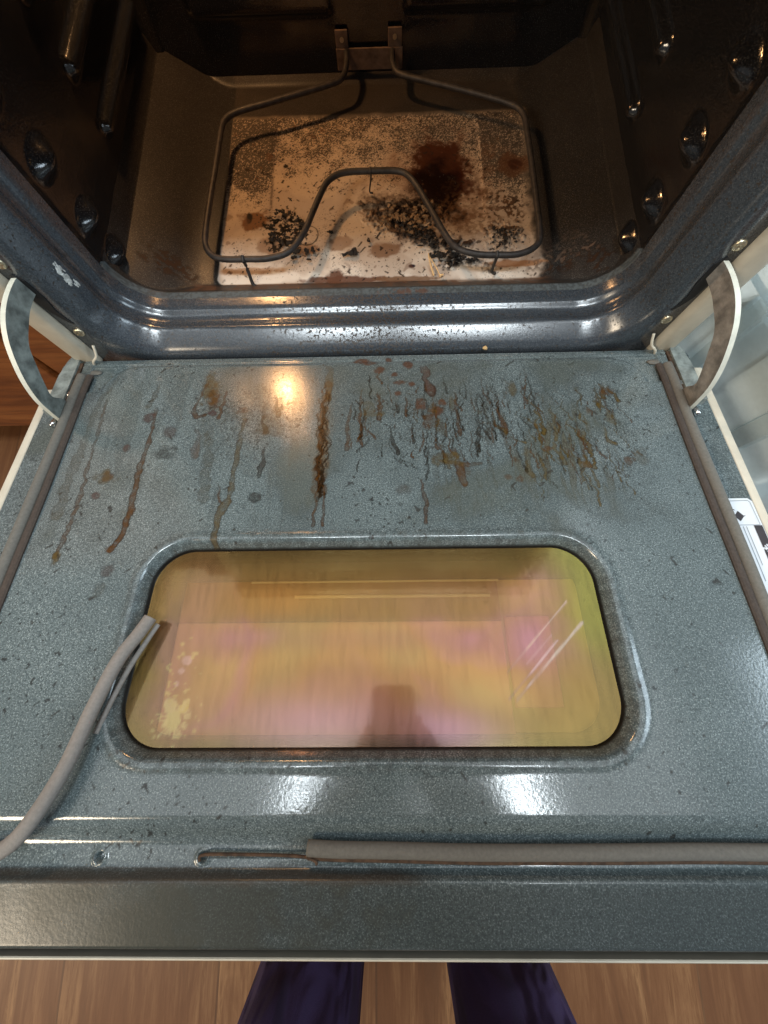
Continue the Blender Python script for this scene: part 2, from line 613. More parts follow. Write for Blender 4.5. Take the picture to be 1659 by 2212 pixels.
# outer rim of the flat flange: push every point out to a rectangle
out = []
for p, n_ in zip(P, N):
    cx = math.copysign(HW - RC, p[0])
    cz = ZT - RC if p[1] > 0.2 else Z0 + RC
    tx = (TR - abs(cx)) / max(abs(n_[0]), 1e-6)
    tz = ((ZT + 0.035 - cz) if n_[1] > 0 else (cz - ZB)) / max(abs(n_[1]), 1e-6)
    k = min(tx, tz)
    out.append((cx + n_[0] * k, 0.0, cz + n_[1] * k))
rows.append(np.array(out))
rows.append(np.array(out) + np.array([0, 0.03, 0]))
V = np.concatenate(rows)
m_ = len(P)
F = []
for r in range(len(rows) - 1):
    for k in range(m_):
        a, b = r * m_ + k, r * m_ + (k + 1) % m_
        F.append((a, b, b + m_, a + m_))
fr = mesh_np('front_frame', V, F, M['frame'])
put(fr)
child(fr, OV)

# cavity walls, back and top
DB = 0.478


def wall_relief(Y, Z):
    """inward relief of a side wall: rack ridges and front bumps"""
    h = np.zeros_like(Y)
    for zr in (0.086, 0.140, 0.197, 0.254, 0.311):
        d = np.hypot(np.clip(0.245 - Y, 0, None) + np.clip(Y - 0.445, 0, None), (Z - zr))
        h = np.maximum(h, 0.0095 * (1 - ss(0.004, 0.0125, d)))
    for zr in (0.043, 0.088, 0.1455, 0.201, 0.257, 0.313):
        d = np.hypot((Y - 0.112) / 1.7, (Z - zr) / 1.0)
        h = np.maximum(h, 0.013 * (1 - ss(0.001, 0.0165, d)))
    h = h + 0.0008 * (fbm(Y, Z, 14, 5) - 0.5)
    return h


ys = np.linspace(0.066, DB, 190)
zs = np.linspace(0.028, ZT + 0.004, 170)
Y, Z = np.meshgrid(ys, zs, indexing='ij')
parts = []
for s in (-1, 1):
    inx = 0.309 - wall_relief(Y, Z)
    # close to the mouth the wall follows the rounded opening, at the back it rounds into the rear panel
    inx = inx - 0.012 * (ss(DB - 0.03, DB, Y)) ** 2
    inx = inx - 0.0055 * (1 - ss(0.066, 0.085, Y))
    Vw = np.stack([s * inx, Y, Z], -1).reshape(-1, 3)
    Fw = grid_faces(len(ys), len(zs), flip=(s < 0))
    parts.append((Vw, Fw))
# back wall with an embossed panel
xb = np.linspace(-0.300, 0.300, 160)
zb = np.linspace(-0.02, ZT + 0.004, 120)
X, Z2 = np.meshgrid(xb, zb, indexing='ij')
dx = np.maximum(np.abs(X) - 0.235, 0)
dz = np.maximum(np.abs(Z2 - 0.215) - 0.148, 0)
dd = np.hypot(dx, dz)
yb = DB - 0.007 * (1 - ss(0.0, 0.012, dd))
notch = np.hypot(np.maximum(np.abs(X - 0.0) - 0.045, 0), np.maximum(np.abs(Z2 - 0.03) - 0.045, 0))
yb = yb + 0.007 * (1 - ss(0.0, 0.010, notch)) * (dd < 0.02)
yb = yb + 0.0012 * (fbm(X, Z2, 9, 9) - 0.5)
Vb = np.stack([X, np.minimum(yb, DB), Z2], -1).reshape(-1, 3)
parts.append((Vb, grid_faces(len(xb), len(zb), flip=True)))
# roof
Vt = np.array([(-0.31, 0.066, ZT + 0.002), (0.31, 0.066, ZT + 0.002), (0.31, DB, ZT + 0.002), (-0.31, DB, ZT + 0.002)])
parts.append((Vt, np.array([(0, 1, 2, 3)])))
VV, FF, o_ = [], [], 0
for v_, f_ in parts:
    VV.append(v_)
    FF.append(f_ + o_)
    o_ += len(v_)
cw = mesh_np('cavity_wall', np.concatenate(VV), np.concatenate(FF), M['cavity'])
put(cw)
child(cw, OV)

# ---- cavity floor: a height field with its own baked-on stains
xs = np.arange(-0.3105, 0.3106, 0.00090)
ys = np.arange(0.0665, DB + 0.0005, 0.00090)
X, Y = np.meshgrid(xs, ys, indexing='ij')
AX = np.abs(X)
base = np.full_like(X, -0.010)
side = -0.010 + 0.60 * (AX - 0.231)
wallr = -0.010 + 0.05 + 6.0 * (AX - 0.306)
front = np.where(Y < 0.0805, Z0 - 0.0002, Z0 - 0.0002 - (Y - 0.0805) * 0.80)
contour = np.where(AX > HW - RC, Z0 + RC - np.sqrt(np.maximum(RC ** 2 - np.minimum(AX - (HW - RC), RC) ** 2, 0)), Z0)
front = front + (contour - Z0) * (1 - 0.55 * ss(0.07, 0.12, Y))
back = -0.010 + 0.9 * (Y - 0.470)
H = smax(smax(smax(base, side, 0.016) - 0.002, front, 0.003), back, 0.004)
H = np.where(AX > 0.300, np.maximum(H, wallr), H)
# pressed outline of the inner tray
tr_d = np.hypot(np.maximum(np.abs(X - 0.008) - 0.122, 0), np.maximum(np.abs(Y - 0.24) - 0.138, 0))
tr_d = np.where(tr_d > 0, tr_d, np.maximum(np.abs(X - 0.008) - 0.120, np.abs(Y - 0.24) - 0.135))
rim_d = np.abs(tr_d - 0.028)
H = H - 0.0022 * ss(-0.004, 0.004, 0.028 - tr_d) * (H < -0.006) * ss(0.19, 0.22, Y)
H = H + 0.0005 * (fbm(X, Y, 25, 61) - 0.5)


def over(rgb, a, col, m):
    m = np.clip(m, 0, 1)[..., None]
    rgb[...] = rgb * (1 - m) + np.array(col) * m
    a[...] = a + (1 - a) * m[..., 0]


warp1 = fbm(X, Y, 60, 21) - 0.5
warp2 = fbm(X, Y, 140, 31) - 0.5
fine = vnoise(X * 560, Y * 560, 41)
fine2 = vnoise(X * 820, Y * 820, 43)
med = fbm(X, Y, 240, 51, 3)


def blob(cx, cy, rx, ry, edge=0.35, w=0.9, ang=0.0):
    ca, sa = math.cos(ang), math.sin(ang)
    u = ((X - cx) * ca + (Y - cy) * sa) / rx
    v = (-(X - cx) * sa + (Y - cy) * ca) / ry
    return 1 - ss(1 - edge, 1 + edge * 0.4, np.hypot(u, v) + w * warp1 + 0.5 * w * warp2)


rgb = np.zeros(X.shape + (3,))
al = np.zeros(X.shape)
# pale burnt-off plate
px = np.maximum(np.abs(X - 0.004) - 0.200, 0)
py = np.maximum(np.abs(Y - 0.300) - 0.178, 0)
pd = np.hypot(px, py)
plate = 1 - ss(0.010, 0.0125 + 0.016 * (X > 0.1), pd + 0.002 * warp2 + 0.020 * (X > 0.1) * warp1)
plate = plate * (1 - 0.9 * ss(0.402, 0.412, Y + 0.004 * warp1))
pale = np.array((0.52, 0.40, 0.29))
white = np.array((0.72, 0.67, 0.60))
over(rgb, al, pale, plate)
over(rgb, al, white, plate * (1 - ss(0.135, 0.20, Y + 0.06 * warp1)) * 0.85)  # daylight on the front edge painted in as a whiter tone
over(rgb, al, (0.40, 0.31, 0.24), plate * ss(0.45, 0.6, fbm(X, Y, 18, 71)) * 0.6)
# dark enamel showing through in specks, denser to the back and at the left and right rear
tray = ss(-0.002, 0.002, 0.028 - tr_d)
dens = 0.16 + 0.50 * ss(0.23, 0.39, Y + 0.20 * warp1)
dens = np.maximum(dens, (1 - tray) * 0.76 * ss(0.22, 0.31, Y + 0.08 * warp1 + 0.4 * (-X - 0.15)) * (X < 0))
dens = np.maximum(dens, (1 - tray) * 0.74 * ss(0.21, 0.30, Y + 0.08 * warp1) * (X > 0))
dens = np.maximum(dens, 0.90 * ss(0.395, 0.410, Y + 0.006 * warp1))
dens = np.maximum(dens, 0.10 + 0.10 * ss(0.5, 0.7, fbm(X, Y, 30, 75)))
dens = np.maximum(dens, 0.20 + 0.12 * ss(0.45, 0.65, fbm(X, Y, 26, 77)))
rgs = np.random.default_rng(8)
sp0 = rgs.random(X.shape)
sp0 = 0.5 * sp0 + 0.5 * vnoise(X * 640, Y * 640, 41)
spk = np.clip((dens - (0.10 + 0.82 * sp0)) * 6 + 0.2, 0, 1)
over(rgb, al, (0.026, 0.022, 0.019), spk * plate * 0.90)
# brown film and spots
for (cx, cy, rx, ry, c, m) in (
        (-0.165, 0.216, 0.020, 0.019, (0.17, 0.075, 0.028), 0.95), (-0.171, 0.222, 0.005, 0.011, (0.02, 0.013, 0.010), 1.0),
        (-0.138, 0.174, 0.022, 0.017, (0.27, 0.165, 0.10), 0.8), (-0.041, 0.175, 0.022, 0.012, (0.27, 0.165, 0.10), 0.8),
        (0.017, 0.163, 0.022, 0.014, (0.20, 0.105, 0.055), 0.85), (-0.086, 0.167, 0.02, 0.011, (0.27, 0.15, 0.08), 0.75),
        (-0.124, 0.315, 0.004, 0.004, (0.02, 0.015, 0.012), 1.0), (-0.03, 0.115, 0.062, 0.007, (0.12, 0.055, 0.035), 0.95),
        (-0.050, 0.121, 0.012, 0.014, (0.12, 0.055, 0.035), 0.95), (0.045, 0.114, 0.05, 0.006, (0.16, 0.085, 0.045), 0.9),
        (-0.165, 0.133, 0.042, 0.007, (0.36, 0.20, 0.10), 0.75), (0.19, 0.135, 0.038, 0.006, (0.32, 0.15, 0.06), 0.85),
        (0.202, 0.300, 0.024, 0.024, (0.10, 0.045, 0.022), 0.85), (0.205, 0.303, 0.010, 0.010, (0.05, 0.018, 0.012), 0.9),
        (0.055, 0.135, 0.005, 0.003, (0.03, 0.02, 0.03), 1.0)):
    over(rgb, al, c, blob(cx, cy, rx, ry, 0.3, 0.9) * m)
# the big burn right of the middle
over(rgb, al, (0.16, 0.070, 0.032), blob(0.090, 0.270, 0.090, 0.100, 0.6, 1.1) * 0.65)
over(rgb, al, (0.050, 0.014, 0.006), blob(0.098, 0.296, 0.048, 0.068, 0.30, 1.0) * 0.96)
over(rgb, al, (0.055, 0.014, 0.006), blob(0.124, 0.274, 0.032, 0.030, 0.4, 1.2) * 0.85)
over(rgb, al, (0.010, 0.004, 0.003), blob(0.092, 0.266, 0.044, 0.056, 0.5, 0.8) * 0.98)
over(rgb, al, (0.014, 0.008, 0.006), blob(0.070, 0.236, 0.052, 0.024, 0.6, 1.1, -0.4) * 0.92)
over(rgb, al, (0.060, 0.032, 0.018), blob(0.045, 0.222, 0.058, 0.038, 0.5, 1.3, -0.5) * 0.9 * np.clip(0.45 + 1.1 * med, 0, 1))
# charred band to the right front
band = blob(0.080, 0.185, 0.080, 0.022, 0.5, 1.8, -0.62)
over(rgb, al, (0.10, 0.06, 0.04), band * 0.6)
over(rgb, al, (0.012, 0.010, 0.009), band * ss(0.44, 0.52, med) * 0.97)
over(rgb, al, (0.016, 0.013, 0.012), blob(0.105, 0.146, 0.026, 0.016, 0.6, 1.8) * ss(0.46, 0.54, med))
over(rgb, al, (0.020, 0.015, 0.012), blob(0.178, 0.178, 0.022, 0.024, 0.6, 1.8) * ss(0.46, 0.56, med))
over(rgb, al, (0.022, 0.017, 0.014), blob(0.190, 0.236, 0.032, 0.030, 0.6, 1.6) * ss(0.46, 0.56, med) * 0.95)
over(rgb, al, (0.15, 0.075, 0.035), blob(0.150, 0.220, 0.075, 0.050, 0.7, 1.2) * ss(0.42, 0.62, med) * 0.65)
# black crust ring on the left
rr = np.hypot((X + 0.119) / 0.027, (Y - 0.200) / 0.031) + 1.2 * warp1 + 0.5 * warp2
over(rgb, al, (0.010, 0.009, 0.008), np.maximum((1 - ss(0.18, 0.36, np.abs(rr - 0.85))) * ss(0.40, 0.5, med),
                                                (1 - ss(0.85, 1.0, rr)) * ss(0.50, 0.56, med)))
r3 = np.hypot((X + 0.088) / 0.015, (Y - 0.190) / 0.017) + 0.3 * warp1
over(rgb, al, (0.03, 0.025, 0.02), (1 - ss(0.02, 0.09, np.abs(r3 - 1.0))) * 0.9)
# peppering of black specks
pep = vnoise(X * 240, Y * 240, 81)
over(rgb, al, (0.025, 0.018, 0.014), ss(0.84, 0.90, pep) * plate * (0.2 + 0.8 * ss(0.35, 0.6, fbm(X, Y, 22, 85))) * 0.9)
pep2 = vnoise(X * 110, Y * 110, 83)
over(rgb, al, (0.13, 0.06, 0.03), ss(0.88, 0.95, pep2) * plate * 0.5)
# seam line pressed into the tray
over(rgb, al, (0.07, 0.05, 0.04), (1 - ss(0.0006, 0.0022, rim_d)) * (Y > 0.21) * (Y < 0.39) * (X < 0.0) * plate * 0.6 * ss(0.3, 0.5, med))
# grime: front ramp, front corners, whole floor
fr_m = (1 - ss(0.108, 0.114, Y)) * (1 - ss(0.225, 0.255, AX)) * ss(0.078, 0.090, Y)
over(rgb, al, (0.115, 0.062, 0.038), fr_m * (0.55 + 0.4 * ss(0.4, 0.6, fbm(X * 1.0, Y * 0.35, 70, 91))))
for (cx, cy, rx, ry) in ((-0.262, 0.122, 0.038, 0.014), (-0.268, 0.135, 0.025, 0.016), (0.250, 0.122, 0.045, 0.016), (0.285, 0.105, 0.02, 0.015)):
    over(rgb, al, (0.045, 0.022, 0.012), blob(cx, cy, rx, ry, 0.6, 1.8) * ss(0.42, 0.56, med) * 0.8)
over(rgb, al, (0.20, 0.15, 0.12), blob(0.255, 0.140, 0.045, 0.022, 0.7, 1.6) * ss(0.5, 0.62, med) * 0.5)
over(rgb, al, (0.035, 0.024, 0.016), (1 - plate) * ss(0.12, 0.17, Y) * 0.30)
over(rgb, al, (0.090, 0.105, 0.110), (1 - ss(0.078, 0.084, Y)) * (0.75 + 0.25 * ss(0.4, 0.6, fine)))
over(rgb, al, (0.10, 0.045, 0.025), blob(0.045, 0.074, 0.03, 0.006, 0.5, 1.6) * ss(0.4, 0.55, med) * 0.7)
H = H + 0.0034 * ss(0.40, 0.7, med) * np.maximum(np.maximum(band, blob(0.178, 0.178, 0.03, 0.03)), blob(0.05, 0.22, 0.06, 0.04))
Vf = np.stack([X, Y, H], -1).reshape(-1, 3)
keep = None
cf = mesh_np('cavity_floor', Vf, grid_faces(len(xs), len(ys)), M['floor_pan'],
             col=np.concatenate([rgb, al[..., None]], -1).reshape(-1, 4))
put(cf)
child(cf, OV)

# outer body: side panels whose rounded front edges show as cream trims, fascia, cooktop, bottom
for s in (-1, 1):
    bm = bmesh.new()
    x0, x1 = (TR + 0.0005, 0.3725) if s > 0 else (-0.3725, -TR - 0.0005)
    box(bm, x0, x1, -0.008, 0.60, -0.012, 0.60, 0.007, 3)
    o = bm_obj('side_panel', bm, M['cream'], True)
    put(o)
    child(o, OV)
    # small bent tab at the foot of the trim
    bm = bmesh.new()
    pts = catmull([(s * 0.330, -0.004, 0.026), (s * 0.334, -0.010, 0.014), (s * 0.343, -0.013, 0.006), (s * 0.350, -0.012, -0.012)], 5)
    tube(bm, pts, 0.0016, 8)
    o = bm_obj('trim_tab', bm, M['cream'], True)
    put(o)
    child(o, OV)
bm = bmesh.new()
box(bm, -0.3725, 0.3725, -0.020, 0.05, 0.603, 0.640, 0.006, 3)
box(bm, -0.3725, 0.3725, -0.020, 0.62, 0.6405, 0.660, 0.006, 3)
o = bm_obj('cooktop', bm, M['panel_white'], True)
put(o)
child(o, OV)
bm = bmesh.new()
box(bm, -TR, TR, 0.0, 0.05, ZT + 0.036, 0.602, 0.004, 2)
o = bm_obj('fascia', bm, M['panel_white'])
put(o)
child(o, OV)
bm = bmesh.new()
box(bm, -0.3725, 0.3725, -0.005, 0.58, FZ + 0.03, -0.060, 0.004, 2)
o = bm_obj('storage_drawer', bm, M['cream'])
put(o)
child(o, OV)
bm = bmesh.new()
box(bm, -0.34, 0.34, 0.485, 0.59, -0.05, 0.60)
o = bm_obj('back_panel', bm, M['black'])
put(o)
child(o, OV)
# lamp bulb high in the left rear corner
bm = bmesh.new()
bmesh.ops.create_uvsphere(bm, u_segments=20, v_segments=12, radius=0.014)
bmesh.ops.translate(bm, verts=bm.verts, vec=(LAMP[0], LAMP[1] + 0.035, LAMP[2]))
tube(bm, [(LAMP[0], LAMP[1] + 0.055, LAMP[2]), (LAMP[0], DB, LAMP[2])], 0.012, 16)
t = NT('lit_bulb')
t.b.inputs['Base Color'].default_value = (1, 0.8, 0.5, 1)
t.b.inputs['Emission Color'].default_value = (1.0, 0.58, 0.24, 1)
t.b.inputs['Emission Strength'].default_value = 22
o = bm_obj('lamp_bulb', bm, t.m, True)
put(o)
child(o, OV)

# screws, and black plates standing in for the dark inside the hinge slots
for s in (-1, 1):
    for z in (0.140, 0.045):
        bm = bmesh.new()
        bmesh.ops.create_uvsphere(bm, u_segments=16, v_segments=10, radius=0.0058)
        for v in bm.verts:
            v.co = Vector((v.co.x, v.co.z * 0.55, v.co.y))
            if v.co.y > 0.001:
                v.co.y = 0.001
        # cross recess
        for v in bm.verts:
            if v.co.y < -0.0022 and (abs(v.co.x) < 0.0009 or abs(v.co.z) < 0.0009):
                v.co.y += 0.0014
        bmesh.ops.translate(bm, verts=bm.verts, vec=(s * 0.3325, -0.0002, z))
        o = bm_obj('screw', bm, M['brass'], True)
        put(o)
        child(o, OV)
    bm = bmesh.new()
    ring = [(0.3325, 0.128), (0.3392, 0.122), (0.3400, 0.095), (0.3380, 0.078), (0.3310, 0.063), (0.3265, 0.0595),
            (0.3290, 0.067), (0.3305, 0.080), (0.3265, 0.098), (0.3270, 0.120)]
    f1 = [bm.verts.new((s * x, -0.0009, z)) for x, z in ring]
    f2 = [bm.verts.new((s * x, 0.0025, z)) for x, z in ring]
    bm.faces.new(f1)
    bm.faces.new(f2)
    for k in range(len(ring)):
        bm.faces.new((f1[k], f1[(k + 1) % len(ring)], f2[(k + 1) % len(ring)], f2[k]))
    o = bm_obj('hinge_slot_dark', bm, M['black'])
    put(o)
    child(o, OV)
# enamel chips on the left edge of the frame
rng = random.Random(3)
bm = bmesh.new()
for k in range(40):
    tt = rng.random()
    z = 0.117 - 0.032 * tt
    yy_ = 0.0215 + rng.uniform(-.0035, .0035)
    lump(bm, (-0.3048 - (0.0225 - yy_) * 0.53, yy_, z), rng.uniform(0.0014, 0.0026), rng, 0.55, 1.0, 1.8, 1, 0.4)
o = bm_obj('enamel_chip', bm, simple('chipped_enamel', (0.62, 0.64, 0.62), 0.5, 0, 0.4, 200, 0.3))
put(o)
child(o, OV)

# hinge arms: curved flat straps
outer = [(0.030, 0.108), (0.0085, 0.1217), (-0.014, 0.1250), (-0.036, 0.1220), (-0.054, 0.1130), (-0.069, 0.0990),
         (-0.0835, 0.0800), (-0.0930, 0.0585), (-0.0970, 0.0340), (-0.0975, 0.0180)]
inner = [(0.030, 0.088), (0.0085, 0.1013), (-0.014, 0.1030), (-0.0310, 0.0985), (-0.0500, 0.0905), (-0.0640, 0.0740),
         (-0.0735, 0.0595), (-0.0800, 0.0450), (-0.0740, 0.0290), (-0.0720, 0.0180)]
co_ = catmull([(0, *p) for p in outer], 6)
ci_ = catmull([(0, *p) for p in inner], 6)
for s in (-1, 1):
    bm = bmesh.new()
    n = len(co_)
    rings = []
    for i in range(n):
        x = 0.3325 + 0.027 * max(0, min(1, (i / (n - 1) - 0.11) / 0.89))
        t_ = 0.0026
        rings.append([bm.verts.new((s * (x - t_), co_[i].y, co_[i].z)), bm.verts.new((s * (x + t_), co_[i].y, co_[i].z)),
                      bm.verts.new((s * (x + t_), ci_[i].y, ci_[i].z)), bm.verts.new((s * (x - t_), ci_[i].y, ci_[i].z))])
    for i in range(n - 1):
        for k in range(4):
            f = bm.faces.new((rings[i][k], rings[i][(k + 1) % 4], rings[i + 1][(k + 1) % 4], rings[i + 1][k]))
            f.material_index = 1 if k == 0 else 0
    bm.faces.new(rings[0])
    bm.faces.new(rings[-1])
    bmesh.ops.bevel(bm, geom=[e for e in bm.edges if e.calc_face_angle(0) > 1.2], offset=0.0006, segments=1, affect='EDGES')
    o = bm_obj('hinge_arm', bm, [M['zinc'] if s < 0 else M['zinc_worn'], M['zinc_edge_lit']])
    o['label'] = 'grey curved steel hinge arm' if s < 0 else 'brownish curved steel hinge arm'
    put(o)
    child(o, OV)

# heating element: one bent rod, with bracket and legs
EZ = 0.020
e2 = [(-0.0336, 0.470, EZ + .004), (-0.0334, 0.4480, EZ + .002), (-0.0400, 0.4260), (-0.0600, 0.4140), (-0.1037, 0.3977), (-0.1450, 0.3830),
      (-0.1850, 0.3690), (-0.2012, 0.3560), (-0.2062, 0.3370), (-0.2085, 0.280), (-0.2115, 0.215), (-0.2128, 0.1650), (-0.2105, 0.1420), (-0.2010, 0.1270),
      (-0.1839, 0.1208), (-0.1560, 0.1200), (-0.1281, 0.1205), (-0.1030, 0.1300), (-0.0855, 0.1583), (-0.0755, 0.1880), (-0.0662, 0.2168),
      (-0.0560, 0.2405), (-0.0363, 0.2542), (0.0007, 0.2560), (0.0376, 0.2545), (0.0526, 0.2440), (0.0643, 0.2237), (0.0795, 0.1890),
      (0.0945, 0.1526), (0.1090, 0.1295), (0.1334, 0.1190), (0.1590, 0.1170), (0.1850, 0.1174), (0.2060, 0.1270), (0.2149, 0.1452), (0.2155, 0.2000),
      (0.2152, 0.2607), (0.2140, 0.3100), (0.2120, 0.3450), (0.2000, 0.3640), (0.1700, 0.3800), (0.1308, 0.3964), (0.0850, 0.4140), (0.0510, 0.4270), (0.0380, 0.4365),
      (0.0331, 0.4520, EZ + .002), (0.0331, 0.470, EZ + .004)]
epts = [(p[0], p[1], p[2] if len(p) > 2 else EZ) for p in e2]
bm = bmesh.new()
tube(bm, catmull(epts, 6), 0.0038, 12)
HE = bm_obj('heating_element', bm, M['rod'], True)
put(HE)
child(HE, OV)


def sub(o, parent):
    put(o, parent)
    o.matrix_parent_inverse = parent.matrix_parent_inverse.copy() if False else Matrix.Identity(4)
    return o


bm = bmesh.new()
box(bm, -0.048, 0.048, 0.4705, 0.4725, 0.003, 0.0275, 0.0008, 1)
box(bm, -0.0475, -0.0300, 0.4708, 0.4728, 0.0277, 0.0465, 0.0006, 1)
box(bm, 0.0270, 0.0465, 0.4708, 0.4728, 0.0277, 0.0475, 0.0006, 1)
o = bm_obj('mounting_bracket', bm, M['bracket'])
sub(o, HE)
for x, z in ((-0.0385, 0.037), (0.0365, 0.0385)):
    bm = bmesh.new()
    tube(bm, [(x, 0.4700, z), (x, 0.4690, z)], 0.0030, 10)
    sub(bm_obj('bracket_screw', bm, M['brass']), HE)
for (x0, y0, x1, y1, r) in ((-0.1600, 0.1200, -0.1585, 0.1110, 0.0022), (0.0010, 0.2560, -0.0020, 0.2600, 0.0011), (0.1585, 0.1175, 0.1600, 0.1215, 0.0020)):
    bm = bmesh.new()
    pts = [(x0 - 0.0005, y0 + 0.001, EZ + 0.0045), (x0, y0 - 0.004, EZ + 0.001), (x0, y0 - 0.002, EZ - 0.008), (x1, y1, -0.0098), (x1 + 0.004, y1 - 0.004, -0.0096)]
    tube(bm, catmull(pts, 5), r, 8)
    sub(bm_obj('support_leg', bm, M['rod'], True), HE)

# ------------------------------------------------------------------ door (its own tilted frame: x, -s, w)
TILT = 0.2115
WX, WS, WHX, WHS, WR = 0.0021, 0.3422, 0.2090, 0.0826, 0.034     # window centre, half size, corner radius


def win_sd(x, s):
    qx = np.abs(x - WX) - (WHX - WR)
    qs = np.abs(s - WS) - (WHS - WR)
    return np.hypot(np.maximum(qx, 0), np.maximum(qs, 0)) + np.minimum(np.maximum(qx, qs), 0) - WR


xs = np.arange(-0.3885, 0.38851, 0.00062)
sv = np.arange(0.0030, 0.5500, 0.00105)
X, S = np.meshgrid(xs, sv, indexing='ij')
AX = np.abs(X)
W = np.zeros_like(X)
# flange outside the gasket
W -= 0.0060 * ss(0.3560, 0.3600, AX)
# seat of the side gasket
W -= 0.0035 * (1 - ss(0.004, 0.008, np.abs(AX - 0.3485))) * ss(0.03, 0.04, S) * (1 - ss(0.495, 0.50, S))
# pressed outline near the hinge: the field is raised, with a large corner radius
cx_ = np.maximum(AX - 0.285, 0) / 1.0
cs_ = np.maximum(0.058 - S, 0)
rr = np.hypot(cx_, cs_)
W -= 0.0022 * ss(0.036, 0.041, np.where(S < 0.058, rr, 0)) * (AX < 0.345)
W -= 0.0012 * (1 - ss(0.007, 0.0095, S))
W += 0.0007 * np.exp(-((S - 0.0135) / 0.0016) ** 2) + 0.0006 * np.exp(-((S - 0.0185) / 0.0014) ** 2)
W -= 0.006 * (1 - ss(0.003, 0.006, S)) ** 2
# front: the field rolls over into the gasket channel, then the outer lip
ch = 0.0105 * ss(0.470, 0.4905, S)
ch = ch - 0.0080 * ss(0.5035, 0.5095, S)
W -= ch
W -= 0.0030 * np.clip((S - 0.5095) / 0.036, 0, 1.2)
W -= 0.008 * ss(0.5440, 0.5500, S) ** 2
# left part of the channel is bare: a pressed rib with a slot
rib = np.hypot(np.clip(-0.119 - X, 0, None) + np.clip(X - 0.03, 0, None), (S - 0.4963))
W -= 0.0020 * (1 - ss(0.0008, 0.0024, rib))
for hx in (-0.1999, -0.1221):
    d = np.hypot(X - hx, S - 0.4978)
    W += 0.0010 * np.exp(-((d - 0.0042) / 0.0014) ** 2)
    W -= 0.0050 * (1 - ss(0.0022, 0.0036, d))
# window recess
sd = win_sd(X, S)
W += 0.0009 * np.exp(-((sd - 0.014) / 0.004) ** 2)
W -= 0.0150 * (1 - ss(0.0, 0.0115, sd))
W -= 0.020 * (1 - ss(-0.006, -0.002, sd))
# slight pressing waviness
W += 0.0010 * (fbm(X, S, 5, 3, 2) - 0.5)

# ---- baked-on runs and spots
warp1 = fbm(X, S, 55, 121) - 0.5
warp2 = fbm(X, S, 150, 131) - 0.5
med = fbm(X, S, 220, 151, 3)
rgb = np.zeros(X.shape + (3,))
al = np.zeros(X.shape)


def dist_line(pts, wob=0.0014, seed=0, wmod=0.45):
    """distance to a wobbling polyline, divided by its varying half width"""
    rg = np.random.default_rng(seed)
    D = np.full(X.shape, 9.0)
    pts = np.array(pts, float)
    seg = np.hypot(*np.diff(pts, axis=0).T)
    L = np.concatenate([[0], np.cumsum(seg)])
    n = max(int(L[-1] / 0.0011), 12)
    u = np.linspace(0, L[-1], n)
    px = np.interp(u, L, pts[:, 0])
    ps = np.interp(u, L, pts[:, 1])
    k = rg.normal(size=n)
    k = np.convolve(k, np.ones(7) / 7, 'same')
    px = px + k * wob * 2
    wm = 1 + wmod * np.convolve(rg.normal(size=n), np.ones(9) / 4, 'same') * 0.6
    wm = np.clip(wm, 0.45, 1.7)
    return px, ps, wm, u / L[-1]


def drip(pts, w, col, op, seed=0, rim=0.6, fade=True, wob=0.0012):
    px, ps, wm, t = dist_line(pts, wob, seed)
    m = 0.02
    i0, i1 = np.searchsorted(xs, [px.min() - m, px.max() + m])
    j0, j1 = np.searchsorted(sv, [ps.min() - m, ps.max() + m])
    xx, s2 = X[i0:i1, j0:j1], S[i0:i1, j0:j1]
    if xx.size == 0:
        return
    best = np.full(xx.shape, 9.0)
    bt = np.zeros(xx.shape)
    for a, b, c, d in zip(px, ps, wm, t):
        q = np.hypot(xx - a, s2 - b) / (w * c * (0.50 + 0.55 * d))
        k = q < best
        best = np.where(k, q, best)
        bt = np.where(k, d, bt)
    best = best + 0.9 * warp2[i0:i1, j0:j1] + 0.5 * warp1[i0:i1, j0:j1]
    body = 1 - ss(0.75, 1.1, best)
    rimm = np.exp(-((best - 0.80) / 0.20) ** 2)
    tex = np.clip(0.65 + 1.0 * (med[i0:i1, j0:j1] - 0.3), 0.4, 1)
    f = (ss(0.0, 0.10, bt) * (0.65 + 0.35 * bt)) if fade else 1.0
    v = rgb[i0:i1, j0:j1]
    a_ = al[i0:i1, j0:j1]
    over(v, a_, col, body * tex * op * f)
    over(v, a_, tuple(c * 0.22 for c in col), rimm * rim * 0.95 * op * f * np.clip(0.3 + tex, 0, 1))


def spot(cx, cy, rx, ry, col, op, edge=0.5, w=1.4):
    q = np.hypot((X - cx) / rx, (S - cy) / ry) + w * warp1 + 0.6 * w * warp2
    m_ = (1 - ss(1 - edge, 1.0, q)) * np.clip(0.25 + 1.5 * med, 0, 1)
    over(rgb, al, col, m_ * op)


OLIVE, BROWN, DARK, RED = (0.095, 0.062, 0.014), (0.078, 0.032, 0.006), (0.014, 0.008, 0.003), (0.075, 0.038, 0.030)
# general olive film in the upper half
up = (1 - ss(0.20, 0.27, S + 0.10 * warp1)) * ss(0.008, 0.03, S)
over(rgb, al, (0.125, 0.140, 0.112), up * ss(0.45, 0.75, fbm(X, S, 14, 171)) * 0.55)
over(rgb, al, (0.115, 0.110, 0.082), (1 - ss(0.07, 0.13, S + 0.05 * warp1)) * ss(0.012, 0.03, S) * ss(-0.22, -0.12, X) * (1 - ss(0.10, 0.2, X)) * 0.30)
